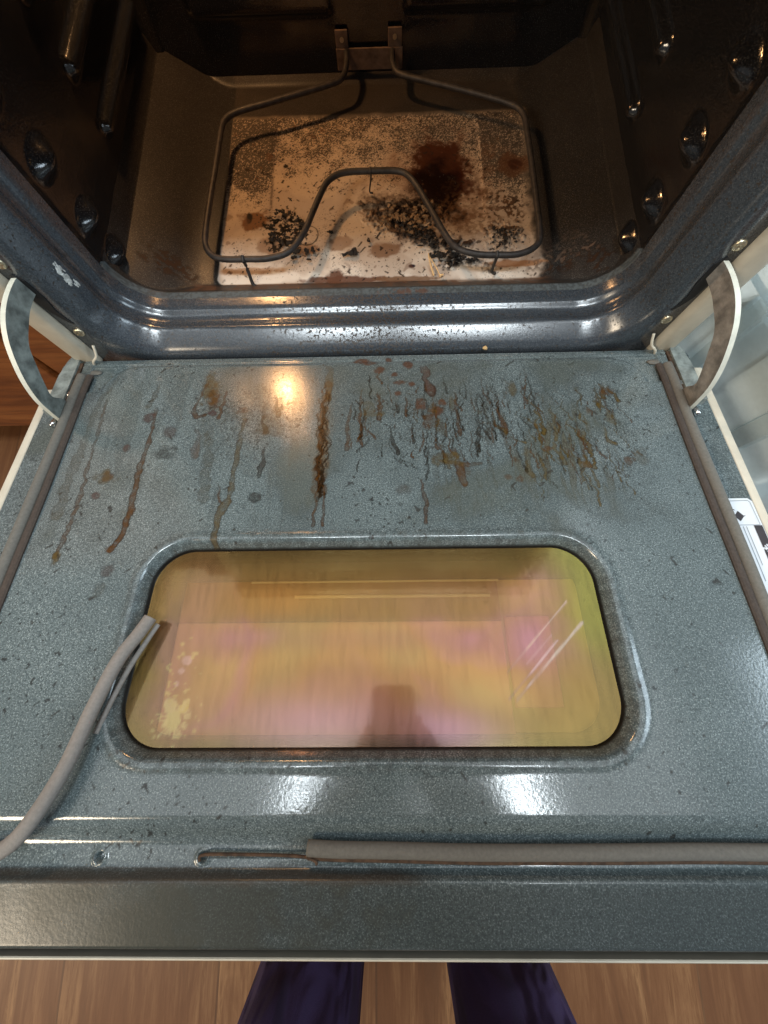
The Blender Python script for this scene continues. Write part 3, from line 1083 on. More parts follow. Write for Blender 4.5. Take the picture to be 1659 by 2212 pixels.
# grease that ran down: thin dark outlines round stretched blobs, olive inside some of them
strk = fbm(X + 0.0030 * warp1, S * 0.17, 250, 181, 2)
zone = ss(-0.02, 0.03, X) * (1 - ss(0.26, 0.31, X)) * ss(0.05, 0.085, S + 0.03 * warp1) * (1 - ss(0.17, 0.24, S + 0.05 * warp1))
patchy = ss(0.42, 0.58, fbm(X, S * 0.6, 22, 187, 3))
zr = zone * np.maximum(patchy, 0.35) * (0.55 + 0.45 * ss(0.13, 0.19, X))
over(rgb, al, OLIVE, zr * ss(0.53, 0.60, strk) * 0.42)
over(rgb, al, DARK, zr * (1 - ss(0.020, 0.055, np.abs(strk - 0.55))) * np.clip(0.2 + 1.4 * med, 0, 1) * 0.60)
over(rgb, al, DARK, zr * (1 - ss(0.015, 0.045, np.abs(strk - 0.70))) * np.clip(0.2 + 1.4 * med, 0, 1) * 0.5)
zoneL = (1 - ss(-0.06, -0.02, X)) * ss(-0.34, -0.30, X) * ss(0.02, 0.06, S) * (1 - ss(0.20, 0.27, S))
over(rgb, al, (0.100, 0.088, 0.052), zoneL * ss(0.58, 0.70, fbm(X, S * 0.14, 70, 183, 3)) * 0.22)

D_ = drip
D_([(-.303, .024), (-.32, .074), (-.32, .142), (-.322, .177), (-.32, .218)], .006, OLIVE, .42, 1, .3)
D_([(-.312, .064), (-.307, .142), (-.303, .202), (-.303, .238), (-.307, .265)], .0026, BROWN, .72, 2, .7)
spot(-.307, .263, .006, .010, OLIVE, .8)
D_([(-.252, .047), (-.260, .082)], .0034, OLIVE, .5, 3)
D_([(-.25, .076), (-.247, .112), (-.248, .173), (-.246, .216), (-.246, .242), (-.253, .259)], .0032, BROWN, 1.0, 4, .8, True, .0006)
spot(-.254, .259, .008, .007, BROWN, .95)
spot(-.256, .099, .007, .010, RED, .7)
spot(-.269, .140, .006, .006, RED, .75)
spot(-.224, .119, .010, .008, RED, .55)
spot(-.226, .147, .013, .010, DARK, .55, .8)
spot(-.280, .175, .007, .006, RED, .75)
spot(-.287, .198, .006, .006, RED, .75)
spot(-.286, .176, .014, .009, OLIVE, .6)
spot(-.251, .281, .007, .009, RED, .55)
spot(-.251, .295, .008, .010, OLIVE, .35)
spot(-.190, .060, .017, .030, OLIVE, .75, .6)
spot(-.183, .072, .014, .022, BROWN, .75, .7)
D_([(-.196, .042), (-.199, .067), (-.204, .088), (-.199, .099), (-.192, .096)], .0028, BROWN, .8, 5, .9)
D_([(-.172, .058), (-.172, .080), (-.174, .100)], .0026, BROWN, .8, 6, .9)
spot(-.183, .094, .009, .007, (.055, .030, .030), .9)
D_([(-.18, .104), (-.177, .151), (-.172, .202)], .008, OLIVE, .42, 7, .2)
D_([(-.194, .113), (-.191, .15)], .0045, (.12, .065, .04), .55, 8, .3)
D_([(-.145, .088), (-.144, .127), (-.145, .166), (-.147, .205), (-.154, .228), (-.153, .255)], .0038, OLIVE, .85, 9, .7)
D_([(-.159, .185), (-.154, .207)], .0016, BROWN, .8, 10)
spot(-.148, .090, .010, .006, BROWN, .6)
D_([(-.124, .079), (-.123, .099), (-.117, .121)], .0022, DARK, .8, 11, .8)
D_([(-.117, .14), (-.116, .158), (-.117, .178)], .0024, DARK, .85, 12, .9)
D_([(-.112, .069), (-.107, .099)], .0024, DARK, .75, 13, .9)
spot(-.115, .108, .018, .030, OLIVE, .35)
spot(-.118, .203, .007, .006, DARK, .65)
D_([(-.050, .022), (-.050, .055), (-.051, .075)], .006, OLIVE, .6, 14, .4)
D_([(-.050, .052), (-.053, .080), (-.054, .107), (-.052, .141), (-.053, .168), (-.052, .196)], .0075, (.085, .042, .010), .62, 15, .3, False)
for k_, (ox_, w_, c_, sd_) in enumerate(((-.0045, .0013, DARK, 501), (-.0022, .0018, (.060, .022, .003), 502), (.0004, .0022, (.040, .014, .002), 503), (.0026, .0015, DARK, 504), (.0052, .0011, DARK, 505), (-.0005, .0013, DARK, 506))):
    D_([(-.050 + ox_, .050 + .006 * k_), (-.053 + ox_, .080), (-.054 + ox_ * .8, .107), (-.052 + ox_, .141), (-.053 + ox_ * .7, .168), (-.052 + ox_ * .5, .188 + .004 * k_)], w_, c_, .95, sd_, .8, False, .0022)
D_([(-.052, .193), (-.055, .203), (-.056, .235)], .0018, BROWN, .9, 17, .9)
D_([(-.052, .185), (-.047, .205), (-.047, .235)], .0018, BROWN, .8, 18, .9)
D_([(-.022, .081), (-.024, .101), (-.026, .145)], .0022, BROWN, .75, 19, .9)
D_([(-.010, .057), (-.011, .104), (-.010, .139)], .0020, BROWN, .9, 20, .9)
D_([(.010, .068), (.010, .105)], .0030, BROWN, .85, 21, .9)
D_([(.064, .026), (.065, .048), (.070, .069)], .0050, (.075, .035, .022), .9, 22, .8)
for q in ((.021, .014, .006, .005), (.028, .040, .006, .005), (.032, .069, .006, .006), (.048, .055, .006, .005), (.082, .083, .007, .006),
          (.0, .020, .012, .006), (-.012, .016, .010, .005), (.012, .030, .012, .008), (.045, .025, .006, .010), (.075, .095, .010, .008),
          (.058, .085, .008, .010), (.035, .052, .01, .006)):
    spot(*q, (.085, .038, .020), .85)
for i, l_ in enumerate(([(.029, .082), (.031, .096)], [(.04, .072), (.042, .102)], [(.058, .093), (.062, .106)],
                        [(.099, .067), (.098, .084), (.098, .119), (.099, .129)], [(.125, .067), (.122, .081), (.121, .114), (.117, .15)],
                        [(.141, .075), (.146, .098), (.15, .127)], [(.021, .112), (.025, .134), (.03, .152)], [(.071, .134), (.073, .146)])):
    D_(l_, .0021, BROWN if i % 2 else DARK, .85, 30 + i, .9)
D_([(.091, .144), (.095, .179), (.099, .19)], .0042, BROWN, .85, 41, .7)
D_([(.066, .160), (.085, .164), (.105, .168), (.118, .166)], .0032, (.075, .050, .028), .75, 42, .5)
spot(.082, .160, .020, .010, OLIVE, .6)
D_([(.054, .181), (.055, .197), (.059, .211), (.056, .234)], .0026, (.070, .030, .010), .95, 43, .9)
rg = np.random.default_rng(77)
for i in range(110):      # the crowded runs on the right
    x0 = rg.uniform(.165, .285) if i < 92 else rg.uniform(-.01, .17)
    s0 = rg.uniform(.055, .175) if i < 92 else rg.uniform(.05, .16)
    ln = rg.uniform(.012, .055) * (1.0 if i < 92 else 0.7)
    D_([(x0, s0), (x0 + rg.normal() * .003, s0 + ln * .5), (x0 + .004 + rg.normal() * .004, s0 + ln)],
       rg.uniform(.0005, .0011) if i % 5 else rg.uniform(.0014, .0026), (DARK, BROWN, BROWN, OLIVE)[int(rg.integers(0, 4))] if i % 5 else OLIVE, rg.uniform(.55, 1.0), 100 + i, .9, True, .0020)
for i in range(80):      # thin rust-brown runs from the middle to the right
    x0 = rg.uniform(-.035, .20)
    s0 = rg.uniform(.03, .13)
    ln = rg.uniform(.015, .060)
    D_([(x0, s0), (x0 + rg.normal() * .0025, s0 + ln * .5), (x0 + .002 + rg.normal() * .003, s0 + ln)],
       rg.uniform(.0006, .0013), (DARK, BROWN)[i % 2], rg.uniform(.6, 1.0), 400 + i, .7, True, .0015)
for i in range(26):
    spot(rg.uniform(-.02, .30), rg.uniform(.06, .20), rg.uniform(.003, .010), rg.uniform(.004, .014), (OLIVE, BROWN)[i % 2], rg.uniform(.3, .7))
# dense dark peppering around the upper left patch and the middle
rgs = np.random.default_rng(15)
sp0 = 0.5 * rgs.random(X.shape) + 0.5 * vnoise(X * 420, S * 420, 189)
pz = np.exp(-((X + 0.13) / 0.075) ** 2 - ((S - 0.10) / 0.075) ** 2) + 0.9 * np.exp(-((X - 0.09) / 0.10) ** 2 - ((S - 0.12) / 0.07) ** 2)
over(rgb, al, (0.035, 0.024, 0.014), np.clip((pz * 0.42 - sp0 + 0.06) * 6, 0, 1) * 0.75)
# pepper specks
pep = vnoise(X * 330, S * 330, 191)
over(rgb, al, (0.020, 0.016, 0.014), ss(0.855, 0.90, pep) * (0.25 + 0.75 * ss(0.5, 0.7, fbm(X, S, 12, 193))) * (S < 0.5) * 0.8)
pep = vnoise(X * 170, S * 170, 195)
over(rgb, al, (0.030, 0.024, 0.018), ss(0.93, 0.965, pep) * (S < 0.5) * 0.75)
# front lip: brown film at the left, then the person's dark reflection painted across
over(rgb, al, (0.066, 0.060, 0.036), ss(0.505, 0.515, S) * (1 - ss(-0.10, 0.02, X + 0.25 * warp1)) * (0.60 + 0.25 * ss(0.4, 0.6, fbm(X, S, 20, 196))))
over(rgb, al, (0.045, 0.050, 0.045), ss(0.505, 0.515, S) * 0.60)
over(rgb, al, (0.070, 0.052, 0.036), (1 - ss(0.001, 0.006, np.abs(S - 0.5075 + 0.004 * warp1))) * (1 - ss(0.02, 0.06, X)) * 0.75)
over(rgb, al, (0.085, 0.075, 0.060), (1 - ss(0.012, 0.02, np.abs(sd - 0.003))) * ss(0.4, 0.6, med) * 0.30)
over(rgb, al, (0.008, 0.007, 0.006), (1 - ss(0.0040, 0.0056, sd)) * 1.0)       # black seal round the glass

DOOR_V = np.stack([X, -S, W], -1).reshape(-1, 3)
DOOR = mesh_np('door', DOOR_V, grid_faces(len(xs), len(sv), flip=True), M['door'],
               col=np.concatenate([rgb, al[..., None]], -1).reshape(-1, 4))
put(DOOR, OV)
DOOR.matrix_parent_inverse = Matrix.Translation(-Vector(OV.location))
DOOR.rotation_euler = (-TILT, 0, 0)


def dpt(x, s, w=0.0):
    return (x, -s, w)


# cream outer shell of the door
bm = bmesh.new()
box(bm, 0.3888, 0.4010, -0.5545, -0.030, -0.050, -0.0066, 0.0035, 3)
box(bm, -0.4010, -0.3888, -0.5545, -0.045, -0.050, -0.0066, 0.0035, 3)
box(bm, -0.4005, 0.4005, -0.5550, -0.5532, -0.050, -0.0125, 0.0006, 1)
box(bm, -0.4000, 0.4000, -0.5500, -0.030, -0.056, -0.0505)
put(bm_obj('door_shell', bm, M['cream']), DOOR)
# black filler under the panel, standing in for the shadow in the front gap
bm = bmesh.new()
box(bm, -0.3560, 0.3560, -0.5528, -0.0060, -0.0500, -0.0345)
put(bm_obj('door_shadow_filler', bm, M['black']), DOOR)

# window glass with a coating that shifts from olive at the rim to pink in the middle
gx = np.arange(-0.214, 0.2185, 0.0016)
gs = np.arange(0.254, 0.4300, 0.0016)
GX, GS = np.meshgrid(gx, gs, indexing='ij')
gsd = win_sd(GX, GS)
g1 = fbm(GX, GS, 9, 201, 3)
g2 = fbm(GX, GS, 60, 211, 3) - 0.5
gc = np.zeros(GX.shape + (3,))
ga = np.zeros(GX.shape)
rimf = 1 - ss(0.0, 0.040, -gsd + 0.03 * (g1 - 0.5))
over(gc, ga, (0.72, 0.60, 0.20), rimf * 0.75)
over(gc, ga, (0.70, 0.74, 0.22), ss(0.15, 0.205, GX) * (1 - ss(0.33, 0.40, GS)) * 0.85)
over(gc, ga, (0.70, 0.48, 0.20), (1 - ss(0.318, 0.332, GS + 0.006 * (g1 - .5))) * (1 - ss(0.11, 0.14, GX)) * 0.75)  # reflected brown band painted into the coating
over(gc, ga, (0.30, 0.22, 0.095), (1 - ss(0.266, 0.290, GS + 0.010 * (g1 - .5))) * (1 - ss(0.15, 0.19, GX)) * 0.75)  # dark reflected strip along the top, painted in as well
over(gc, ga, (0.74, 0.58, 0.24), ss(0.13, 0.17, GX) * ss(0.33, 0.40, GS) * 0.8)
over(gc, ga, (0.96, 0.62, 0.78), np.exp(-((GX + 0.05) / 0.10) ** 2 - ((GS - 0.405) / 0.03) ** 2) * 0.75)
over(gc, ga, (0.96, 0.60, 0.88), np.exp(-((GX - 0.06) / 0.05) ** 2 - ((GS - 0.415) / 0.02) ** 2) * 0.7)
over(gc, ga, (0.94, 0.54, 0.78), np.exp(-((GX - 0.145) / 0.025) ** 2 - ((GS - 0.345) / 0.03) ** 2) * 0.8)
over(gc, ga, (0.86, 0.54, 0.42), np.exp(-((GX + 0.165) / 0.022) ** 2 - ((GS - 0.345) / 0.055) ** 2) * 0.75)
over(gc, ga, (0.92, 0.54, 0.18), np.exp(-((GX + 0.08) / 0.05) ** 2 - ((GS - 0.305) / 0.018) ** 2) * 0.75)  # reflected warm oven glow painted in as orange
over(gc, ga, (0.95, 0.56, 0.68), np.exp(-((GS - 0.342) / 0.014) ** 2) * ss(-0.17, -0.12, GX) * (1 - ss(0.09, 0.125, GX)) * (0.35 + 0.4 * ss(0.4, 0.6, g1)))
over(gc, ga, (0.90, 0.58, 0.26), np.exp(-((GX + 0.02) / 0.08) ** 2 - ((GS - 0.378) / 0.016) ** 2) * 0.5)
# bare splashes where the coating was eaten away, lower left, with a halo of droplets
for (cx, cs, r, c) in ((-0.1640, 0.4080, 0.0105, (0.97, 0.88, 0.46)), (-0.1700, 0.3960, 0.0065, (0.97, 0.82, 0.50)),
                       (-0.1585, 0.3990, 0.0050, (0.95, 0.80, 0.34)), (-0.1660, 0.3690, 0.0040, (0.96, 0.70, 0.62)),
                       (-0.1630, 0.3600, 0.0050, (0.96, 0.70, 0.62)), (-0.1690, 0.3790, 0.0030, (0.96, 0.70, 0.62))):
    q = np.hypot(GX - cx, GS - cs) / r + 1.6 * g2
    over(gc, ga, c, (1 - ss(0.75, 1.0, q)) * 0.95)
rg = np.random.default_rng(5)
for i in range(60):
    a, d = rg.uniform(0, 6.283), rg.uniform(0.010, 0.026)
    cx, cs = -0.163 + math.cos(a) * d * 0.8, (0.405 if i < 38 else 0.366) + math.sin(a) * d
    q = np.hypot(GX - cx, GS - cs) / rg.uniform(0.0010, 0.0022)
    over(gc, ga, (0.96, 0.82, 0.42), (1 - ss(0.7, 1.1, q)) * 0.8)
for i in range(26):
    a = 6.283 * i / 26 + rg.uniform(-.1, .1)
    r1 = rg.uniform(0.012, 0.019)
    dx_, ds_ = math.cos(a), math.sin(a)
    u = (GX + 0.164) * dx_ + (GS - 0.407) * ds_
    v = np.abs(-(GX + 0.164) * ds_ + (GS - 0.407) * dx_)
    over(gc, ga, (0.97, 0.85, 0.48), (1 - ss(0.0004, 0.0016, v)) * ss(0.006, 0.008, u) * (1 - ss(r1 - .002, r1, u)) * 0.8)
# bright straight reflection lines painted into the coating, right
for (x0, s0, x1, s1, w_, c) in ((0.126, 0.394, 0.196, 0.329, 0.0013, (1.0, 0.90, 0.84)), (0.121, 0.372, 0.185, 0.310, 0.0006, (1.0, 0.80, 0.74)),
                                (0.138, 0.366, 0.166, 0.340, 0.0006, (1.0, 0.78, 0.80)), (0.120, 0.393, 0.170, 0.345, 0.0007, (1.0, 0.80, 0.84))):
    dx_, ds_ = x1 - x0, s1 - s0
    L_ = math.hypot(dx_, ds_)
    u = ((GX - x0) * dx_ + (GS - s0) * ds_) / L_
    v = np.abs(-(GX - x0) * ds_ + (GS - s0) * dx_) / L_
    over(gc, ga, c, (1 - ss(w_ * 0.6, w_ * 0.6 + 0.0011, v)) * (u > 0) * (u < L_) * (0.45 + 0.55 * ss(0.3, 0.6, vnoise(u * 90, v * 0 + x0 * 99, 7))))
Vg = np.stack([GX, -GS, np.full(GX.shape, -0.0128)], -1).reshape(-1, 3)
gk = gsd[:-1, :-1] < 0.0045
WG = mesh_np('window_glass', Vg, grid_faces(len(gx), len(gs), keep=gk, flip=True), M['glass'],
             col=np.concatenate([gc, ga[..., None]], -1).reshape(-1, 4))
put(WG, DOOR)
# what shows under the glass: metal surround, inner pane, and a band and bars standing in for reflections
bm = bmesh.new()
box(bm, -0.225, 0.230, -0.2830, -0.2400, -0.0400, -0.0300, 0.001, 1)
box(bm, -0.225, -0.1880, -0.4450, -0.2835, -0.0400, -0.0320, 0.001, 1)
put(bm_obj('window_surround', bm, M['surround_dark']), DOOR)
bm = bmesh.new()
tube(bm, [dpt(-0.120, 0.2850, -0.0285), dpt(0.128, 0.2850, -0.0285)], 0.0011, 8)
tube(bm, [dpt(-0.075, 0.3000, -0.0290), dpt(0.118, 0.3000, -0.0290)], 0.0017, 8)
put(bm_obj('reflection_bar', bm, M['reflected_streak']), DOOR)
bm = bmesh.new()
box(bm, -0.1875, 0.1270, -0.3235, -0.2835, -0.0400, -0.0318)
put(bm_obj('reflection_band', bm, M['reflected_orange']), DOOR)
bm = bmesh.new()
box(bm, -0.1875, 0.1270, -0.4450, -0.3240, -0.0400, -0.0305, 0.0008, 1)
put(bm_obj('inner_pane', bm, M['inner_pane']), DOOR)
bm = bmesh.new()
box(bm, 0.1275, 0.2300, -0.4450, -0.2835, -0.0400, -0.0335)
put(bm_obj('window_side_panel', bm, M['surround_gold']), DOOR)
bm = bmesh.new()
box(bm, 0.1300, 0.1730, -0.4000, -0.3200, -0.0330, -0.0310, 0.0008, 1)
put(bm_obj('window_side_plate', bm, M['inner_pane']), DOOR)

# gaskets
def gasket(pts, r, mat, n=8, sq=0.85, label=None, fold=True):
    bm = bmesh.new()
    P_ = catmull(pts, n)
    tube(bm, P_, r, 16, True, sq, 0.55)
    if fold:       # the flat tail of the braid beside the tube
        pass
    o = bm_obj('gasket', bm, mat, True)
    if label:
        o['label'] = label
    put(o, DOOR)
    return o


for s in (-1, 1):
    y = [0.0335, 0.06, 0.12, 0.20, 0.28, 0.36, 0.44, 0.495]
    gasket([dpt(s * (0.3520 + 0.0006 * math.sin(i * 2.1)), v, 0.0012) for i, v in enumerate(y)], 0.0056, M['gasket'], label='side gasket seated in its groove')
    bm = bmesh.new()                       # inner tail of the braid
    tube(bm, catmull([dpt(s * (0.3425 + 0.0006 * math.sin(i * 1.7)), v, 0.0012) for i, v in enumerate(y)], 8), 0.0042, 10, True, 0.55)
    put(bm_obj('gasket_tail', bm, simple('gasket_tail_%d' % s, (0.062, 0.047, 0.038), 0.9, 0, 0.25, 420, 0.4)), DOOR)
gp = [(-0.0430, 0.4905), (-0.02, 0.4915), (0.02, 0.4920), (0.07, 0.4930), (0.12, 0.4932), (0.18, 0.4930), (0.24, 0.4925), (0.30, 0.4930), (0.352, 0.4935)]
gasket([dpt(a, b, -0.0035) for a, b in gp], 0.0052, M['gasket'], label='front gasket ending in a cut end')
bm = bmesh.new()
tube(bm, catmull([dpt(a, b + 0.0058, -0.0075) for a, b in gp], 8), 0.0026, 10, True, 0.6)
put(bm_obj('gasket_tail', bm, M['rusty'], True), DOOR)
# the wire clip that held the missing front gasket, and a bare bright strip
bm = bmesh.new()
tube(bm, catmull([dpt(-0.1235, 0.4995, -0.0085), dpt(-0.1195, 0.4955, -0.0070), dpt(-0.085, 0.4960, -0.0090), dpt(-0.050, 0.4968, -0.0085), dpt(-0.038, 0.4985, -0.0060), dpt(-0.036, 0.5010, -0.0065)], 6), 0.0011, 8)
put(bm_obj('gasket_wire', bm, M['rusty'], True), DOOR)
bm = bmesh.new()
box(bm, -0.034, 0.002, -0.4992, -0.4972, -0.0100, -0.0080, 0.0005, 1)
put(bm_obj('gasket_clip', bm, M['chrome']), DOOR)
# the torn-off run of gasket lying across the door and over the window edge
lp = [(-0.352, 0.493, 0.001), (-0.318, 0.4985, 0.000), (-0.285, 0.4965, 0.003), (-0.2560, 0.4860, 0.012), (-0.2400, 0.4690, 0.016), (-0.2290, 0.4370, 0.0125),
      (-0.2220, 0.3980, 0.0100), (-0.2130, 0.3620, 0.0080), (-0.2030, 0.3380, 0.0035), (-0.1975, 0.3240, 0.0010)]
gasket([dpt(*p) for p in lp], 0.0058, M['gasket_grey'], label='torn gasket lying loose over the window edge', n=10)
bm = bmesh.new()
tl = [(-0.2200, 0.4160, 0.001), (-0.2140, 0.3900, 0.000), (-0.2060, 0.3640, -0.001), (-0.1975, 0.3420, -0.003), (-0.1920, 0.3290, -0.004)]
tube(bm, catmull([dpt(*p) for p in tl], 8), 0.0024, 10, True, 0.7)
put(bm_obj('gasket_tail', bm, M['gasket_grey'], True), DOOR)

# hinge bodies let into the door corners
for s in (-1, 1):
    bm = bmesh.new()
    ring = [(0.3620, 0.090), (0.3620, 0.010), (0.3635, 0.0045), (0.3680, 0.001), (0.3730, 0.003), (0.3765, 0.012), (0.3800, 0.034), (0.3805, 0.088)]
    a = [bm.verts.new(dpt(s * x, q, 0.0030)) for x, q in ring]
    b = [bm.verts.new(dpt(s * x, q, -0.030)) for x, q in ring]
    bm.faces.new(a)
    bm.faces.new(b)
    for k in range(len(ring)):
        bm.faces.new((a[k], a[(k + 1) % len(ring)], b[(k + 1) % len(ring)], b[k]))
    put(bm_obj('hinge_plate', bm, M['zinc']), DOOR)
    bm = bmesh.new()
    box(bm, min(s * 0.3580, s * 0.3618), max(s * 0.3580, s * 0.3618), -0.078, -0.012, -0.014, 0.0006)
    put(bm_obj('hinge_channel', bm, M['rusty']), DOOR)
    bm = bmesh.new()
    tube(bm, [dpt(s * 0.3660, 0.0960, -0.002), dpt(s * 0.3675, 0.1060, -0.002)], 0.0028, 12)
    put(bm_obj('hinge_pin', bm, M['chrome'], True), DOOR)
    bm = bmesh.new()
    box(bm, min(s * 0.3575, s * 0.3622), max(s * 0.3575, s * 0.3622), -0.064, -0.058, -0.004, 0.0018, 0.0008, 1)
    put(bm_obj('hinge_rivet', bm, M['chrome']), DOOR)
    # scuffed corner patch where the gasket end rubbed
    bm = bmesh.new()
    lump(bm, dpt(s * 0.3400, 0.0275, -0.0008), 0.006, random.Random(4 + s), 1.5, 0.65, 0.16, 2, 0.12)
    put(bm_obj('gasket_scrap', bm, M['gasket'], True), DOOR)

# warning label on the right flange
bm = bmesh.new()
LW = -0.0054


def lpoly(pts, z, mi):
    f = bm.faces.new([bm.verts.new(dpt(x - 0.0022, q, LW + z)) for x, q in pts])
    f.material_index = mi


def lbox(x0, x1, s0, s1, z, mi):
    lpoly([(x0, s0), (x1, s0), (x1, s1), (x0, s1)], z, mi)


lpoly([(0.362, 0.2090), (0.3865, 0.2090), (0.3900, 0.2125), (0.3900, 0.345), (0.362, 0.345)], 0.0, 0)
lpoly([(0.366, 0.2117), (0.3855, 0.2114), (0.3873, 0.2134), (0.3880, 0.2383), (0.3876, 0.2383), (0.3868, 0.2138), (0.3853, 0.2121), (0.366, 0.2124)], 0.0003, 2)
lbox(0.362, 0.3876, 0.2382, 0.2388, 0.0003, 2)
lpoly([(0.3714, 0.2232), (0.3758, 0.2289), (0.3703, 0.2345), (0.3660, 0.2288)], 0.0003, 1)      # diamond
lpoly([(0.3640, 0.2195), (0.3685, 0.2215), (0.3690, 0.2228), (0.3672, 0.2218), (0.3640, 0.2206)], 0.0003, 1)
lpoly([(0.3756, 0.2284), (0.3775, 0.2280), (0.3756, 0.2294)], 0.0003, 1)
lbox(0.3668, 0.3674, 0.2400, 0.2972, 0.0003, 2)
lbox(0.3702, 0.3708, 0.2400, 0.2951, 0.0003, 2)
lbox(0.3734, 0.3740, 0.2400, 0.2798, 0.0003, 2)
lbox(0.3812, 0.3893, 0.2390, 0.2620, 0.0003, 1)                                                    # dark header
lbox(0.3812, 0.3893, 0.2640, 0.2790, 0.0003, 1)
for k in range(7):                                                                                # white glyph on the dark field
    a0, a1 = 2 * math.pi * k / 7, 2 * math.pi * (k + .55) / 7
    lpoly([(0.3855 + .0012 * math.cos(a0), .2630 + .0016 * math.sin(a0)), (0.3855 + .0034 * math.cos(a0), .2630 + .0044 * math.sin(a0)),
           (0.3855 + .0034 * math.cos(a1), .2630 + .0044 * math.sin(a1)), (0.3855 + .0012 * math.cos(a1), .2630 + .0016 * math.sin(a1))], 0.0006, 0)
put(bm_obj('warning_label', bm, [M['label_white'], M['label_ink'], M['label_grey']]), DOOR)
DOOR['label'] = 'lowered enamel door with rust-brown runs and a small window'

# ------------------------------------------------------------------ burnt bits lying on the oven floor
rng = random.Random(11)
GZ = -0.0085


def bits(name, label, cat, mat, lst, group=None):
    bm = bmesh.new()
    cx = sum(l[0] for l in lst) / len(lst)
    cy = sum(l[1] for l in lst) / len(lst)
    for (x, y, r, fl_) in lst:
        lump(bm, (x - cx, y - cy, r * fl_ * 0.6), r, rng, rng.uniform(.6, 1.9), rng.uniform(.6, 1.7), fl_, 1, 0.5)
    o = bm_obj(name, bm, mat)
    put(o)
    o.location = (cx, cy, GZ)
    tag(o, label, cat, group)
    return o


G = 'charred crumbs lying on the oven floor'
bits('charred_flake', 'flat black flake with a pale nick, lying in the middle front', 'charred flake', M['char'],
     [(-0.026, 0.155, 0.0052, .4), (-0.030, 0.1545, 0.0042, .4), (-0.022, 0.1565, 0.0038, .35)], G)
bits('charred_flake', 'small round black flake just left of the flat nicked flake', 'charred flake', M['char'], [(-0.0365, 0.151, 0.0034, .5)], G)
bits('charred_flake', 'small black crumb at the edge of the brown stain behind the flat nicked flake', 'charred flake', M['char'],
     [(-0.004, 0.176, 0.0026, .7), (-0.003, 0.1725, 0.0020, .7)], G)
bits('charred_flake', 'black sliver lying crosswise beside the bluish shadow of the bent rod', 'charred flake', M['char'],
     [(-0.059, 0.190, 0.0018, .6), (-0.0565, 0.190, 0.0018, .6), (-0.054, 0.1897, 0.0016, .6)], G)
lst = []
for k in range(70):
    a = rng.uniform(0, 6.283)
    rr_ = 0.80 + rng.uniform(-.22, .22)
    lst.append((-0.119 + 0.026 * rr_ * math.cos(a) + rng.uniform(-.002, .002), 0.201 + 0.030 * rr_ * math.sin(a), rng.uniform(.0010, .0024), .7))
for k in range(40):
    lst.append((-0.119 + rng.gauss(0, .010), 0.203 + rng.gauss(0, .012), rng.uniform(.0006, .0014), .7))
bits('burnt_crust', 'ring of black burnt crust beside the left bend of the rod', 'burnt crust', M['char'], lst)
lst = [(0.178 + rng.gauss(0, .010), 0.176 + rng.gauss(0, .011), rng.uniform(.0006, .0018), .7) for k in range(60)]
bits('burnt_crust', 'clump of black and brown crust behind the front right stretch of the rod', 'burnt crust', M['char'], lst)
lst = []
for k in range(90):
    t_ = rng.random()
    lst.append((0.045 + 0.075 * t_ + rng.gauss(0, .007), 0.200 - 0.060 * t_ + rng.gauss(0, .008), rng.uniform(.0009, .0025), .7))
for k in range(34):
    lst.append((rng.gauss(0.108, .012), rng.gauss(0.145, .007), rng.uniform(.0009, .0025), .7))
bits('burnt_crust', 'trail of black burnt crust running to the front along the right bend of the rod', 'burnt crust', M['char'], lst)
lst = [(rng.gauss(0.055, .020), rng.gauss(0.215, .013), rng.uniform(.0010, .0030), .8) for k in range(90)]
bits('burnt_crust', 'brown lumpy crust left of the dark burn under the rod', 'burnt crust', M['crumb'], lst)
lst = [(rng.gauss(-0.088, .010), rng.gauss(0.160, .005), rng.uniform(.0010, .0026), .6) for k in range(24)]
bits('burnt_crust', 'small black scatter of crust just in front of the left bend of the rod', 'burnt crust', M['char'], lst)
bm = bmesh.new()
for k in range(300):
    x, y = rng.uniform(-0.20, 0.21), rng.uniform(0.115, 0.30)
    lump(bm, (x, y, 0.0006), rng.uniform(.0003, .0009), rng, 1, 1, .7, 0 if False else 1, .3)
o = bm_obj('crumb_litter', bm, M['char'])
put(o)
o.location = (0, 0, GZ - 0.0006)
tag(o, 'fine black crumbs strewn over the pale oven floor', 'crumbs', kind='stuff')
# the folded splinter
bm = bmesh.new()
tube(bm, [(0, 0, 0), (-0.0035, 0.010, 0.0035), (-0.0068, 0.0215, 0.0085), (-0.0074, 0.0260, 0.0100)], [0.0011, .0013, .0012, .0006], 6)
tube(bm, [(0.0085, -0.0020, 0.0), (0.0035, 0.009, 0.0035), (-0.0060, 0.0225, 0.0085)], [0.0007, .0009, .0007], 6)
lump(bm, (0.0095, 0.0005, 0.0010), 0.0030, rng, 1.4, .6, .4)
o = bm_obj('wood_splinter', bm, M['straw'])
put(o)
o.location = (0.0830, 0.1150, -0.0085)
tag(o, 'pale folded wood splinter standing on the front of the oven floor', 'splinter')
for (x, y, z, r, lb) in ((0.1397, -0.002, 0.0010, .0028, 'tan crumb in the gap between door and oven, right of the middle'),):
    bm = bmesh.new()
    lump(bm, (0, 0, r * .5), r, rng, 1.2, .9, .8)
    o = bm_obj('bread_crumb', bm, simple('tan_crumb', (.55, .36, .16), .8, 0, .3, 300, .4))
    put(o)
    o.location = (x, y, z)
    tag(o, lb, 'crumb')

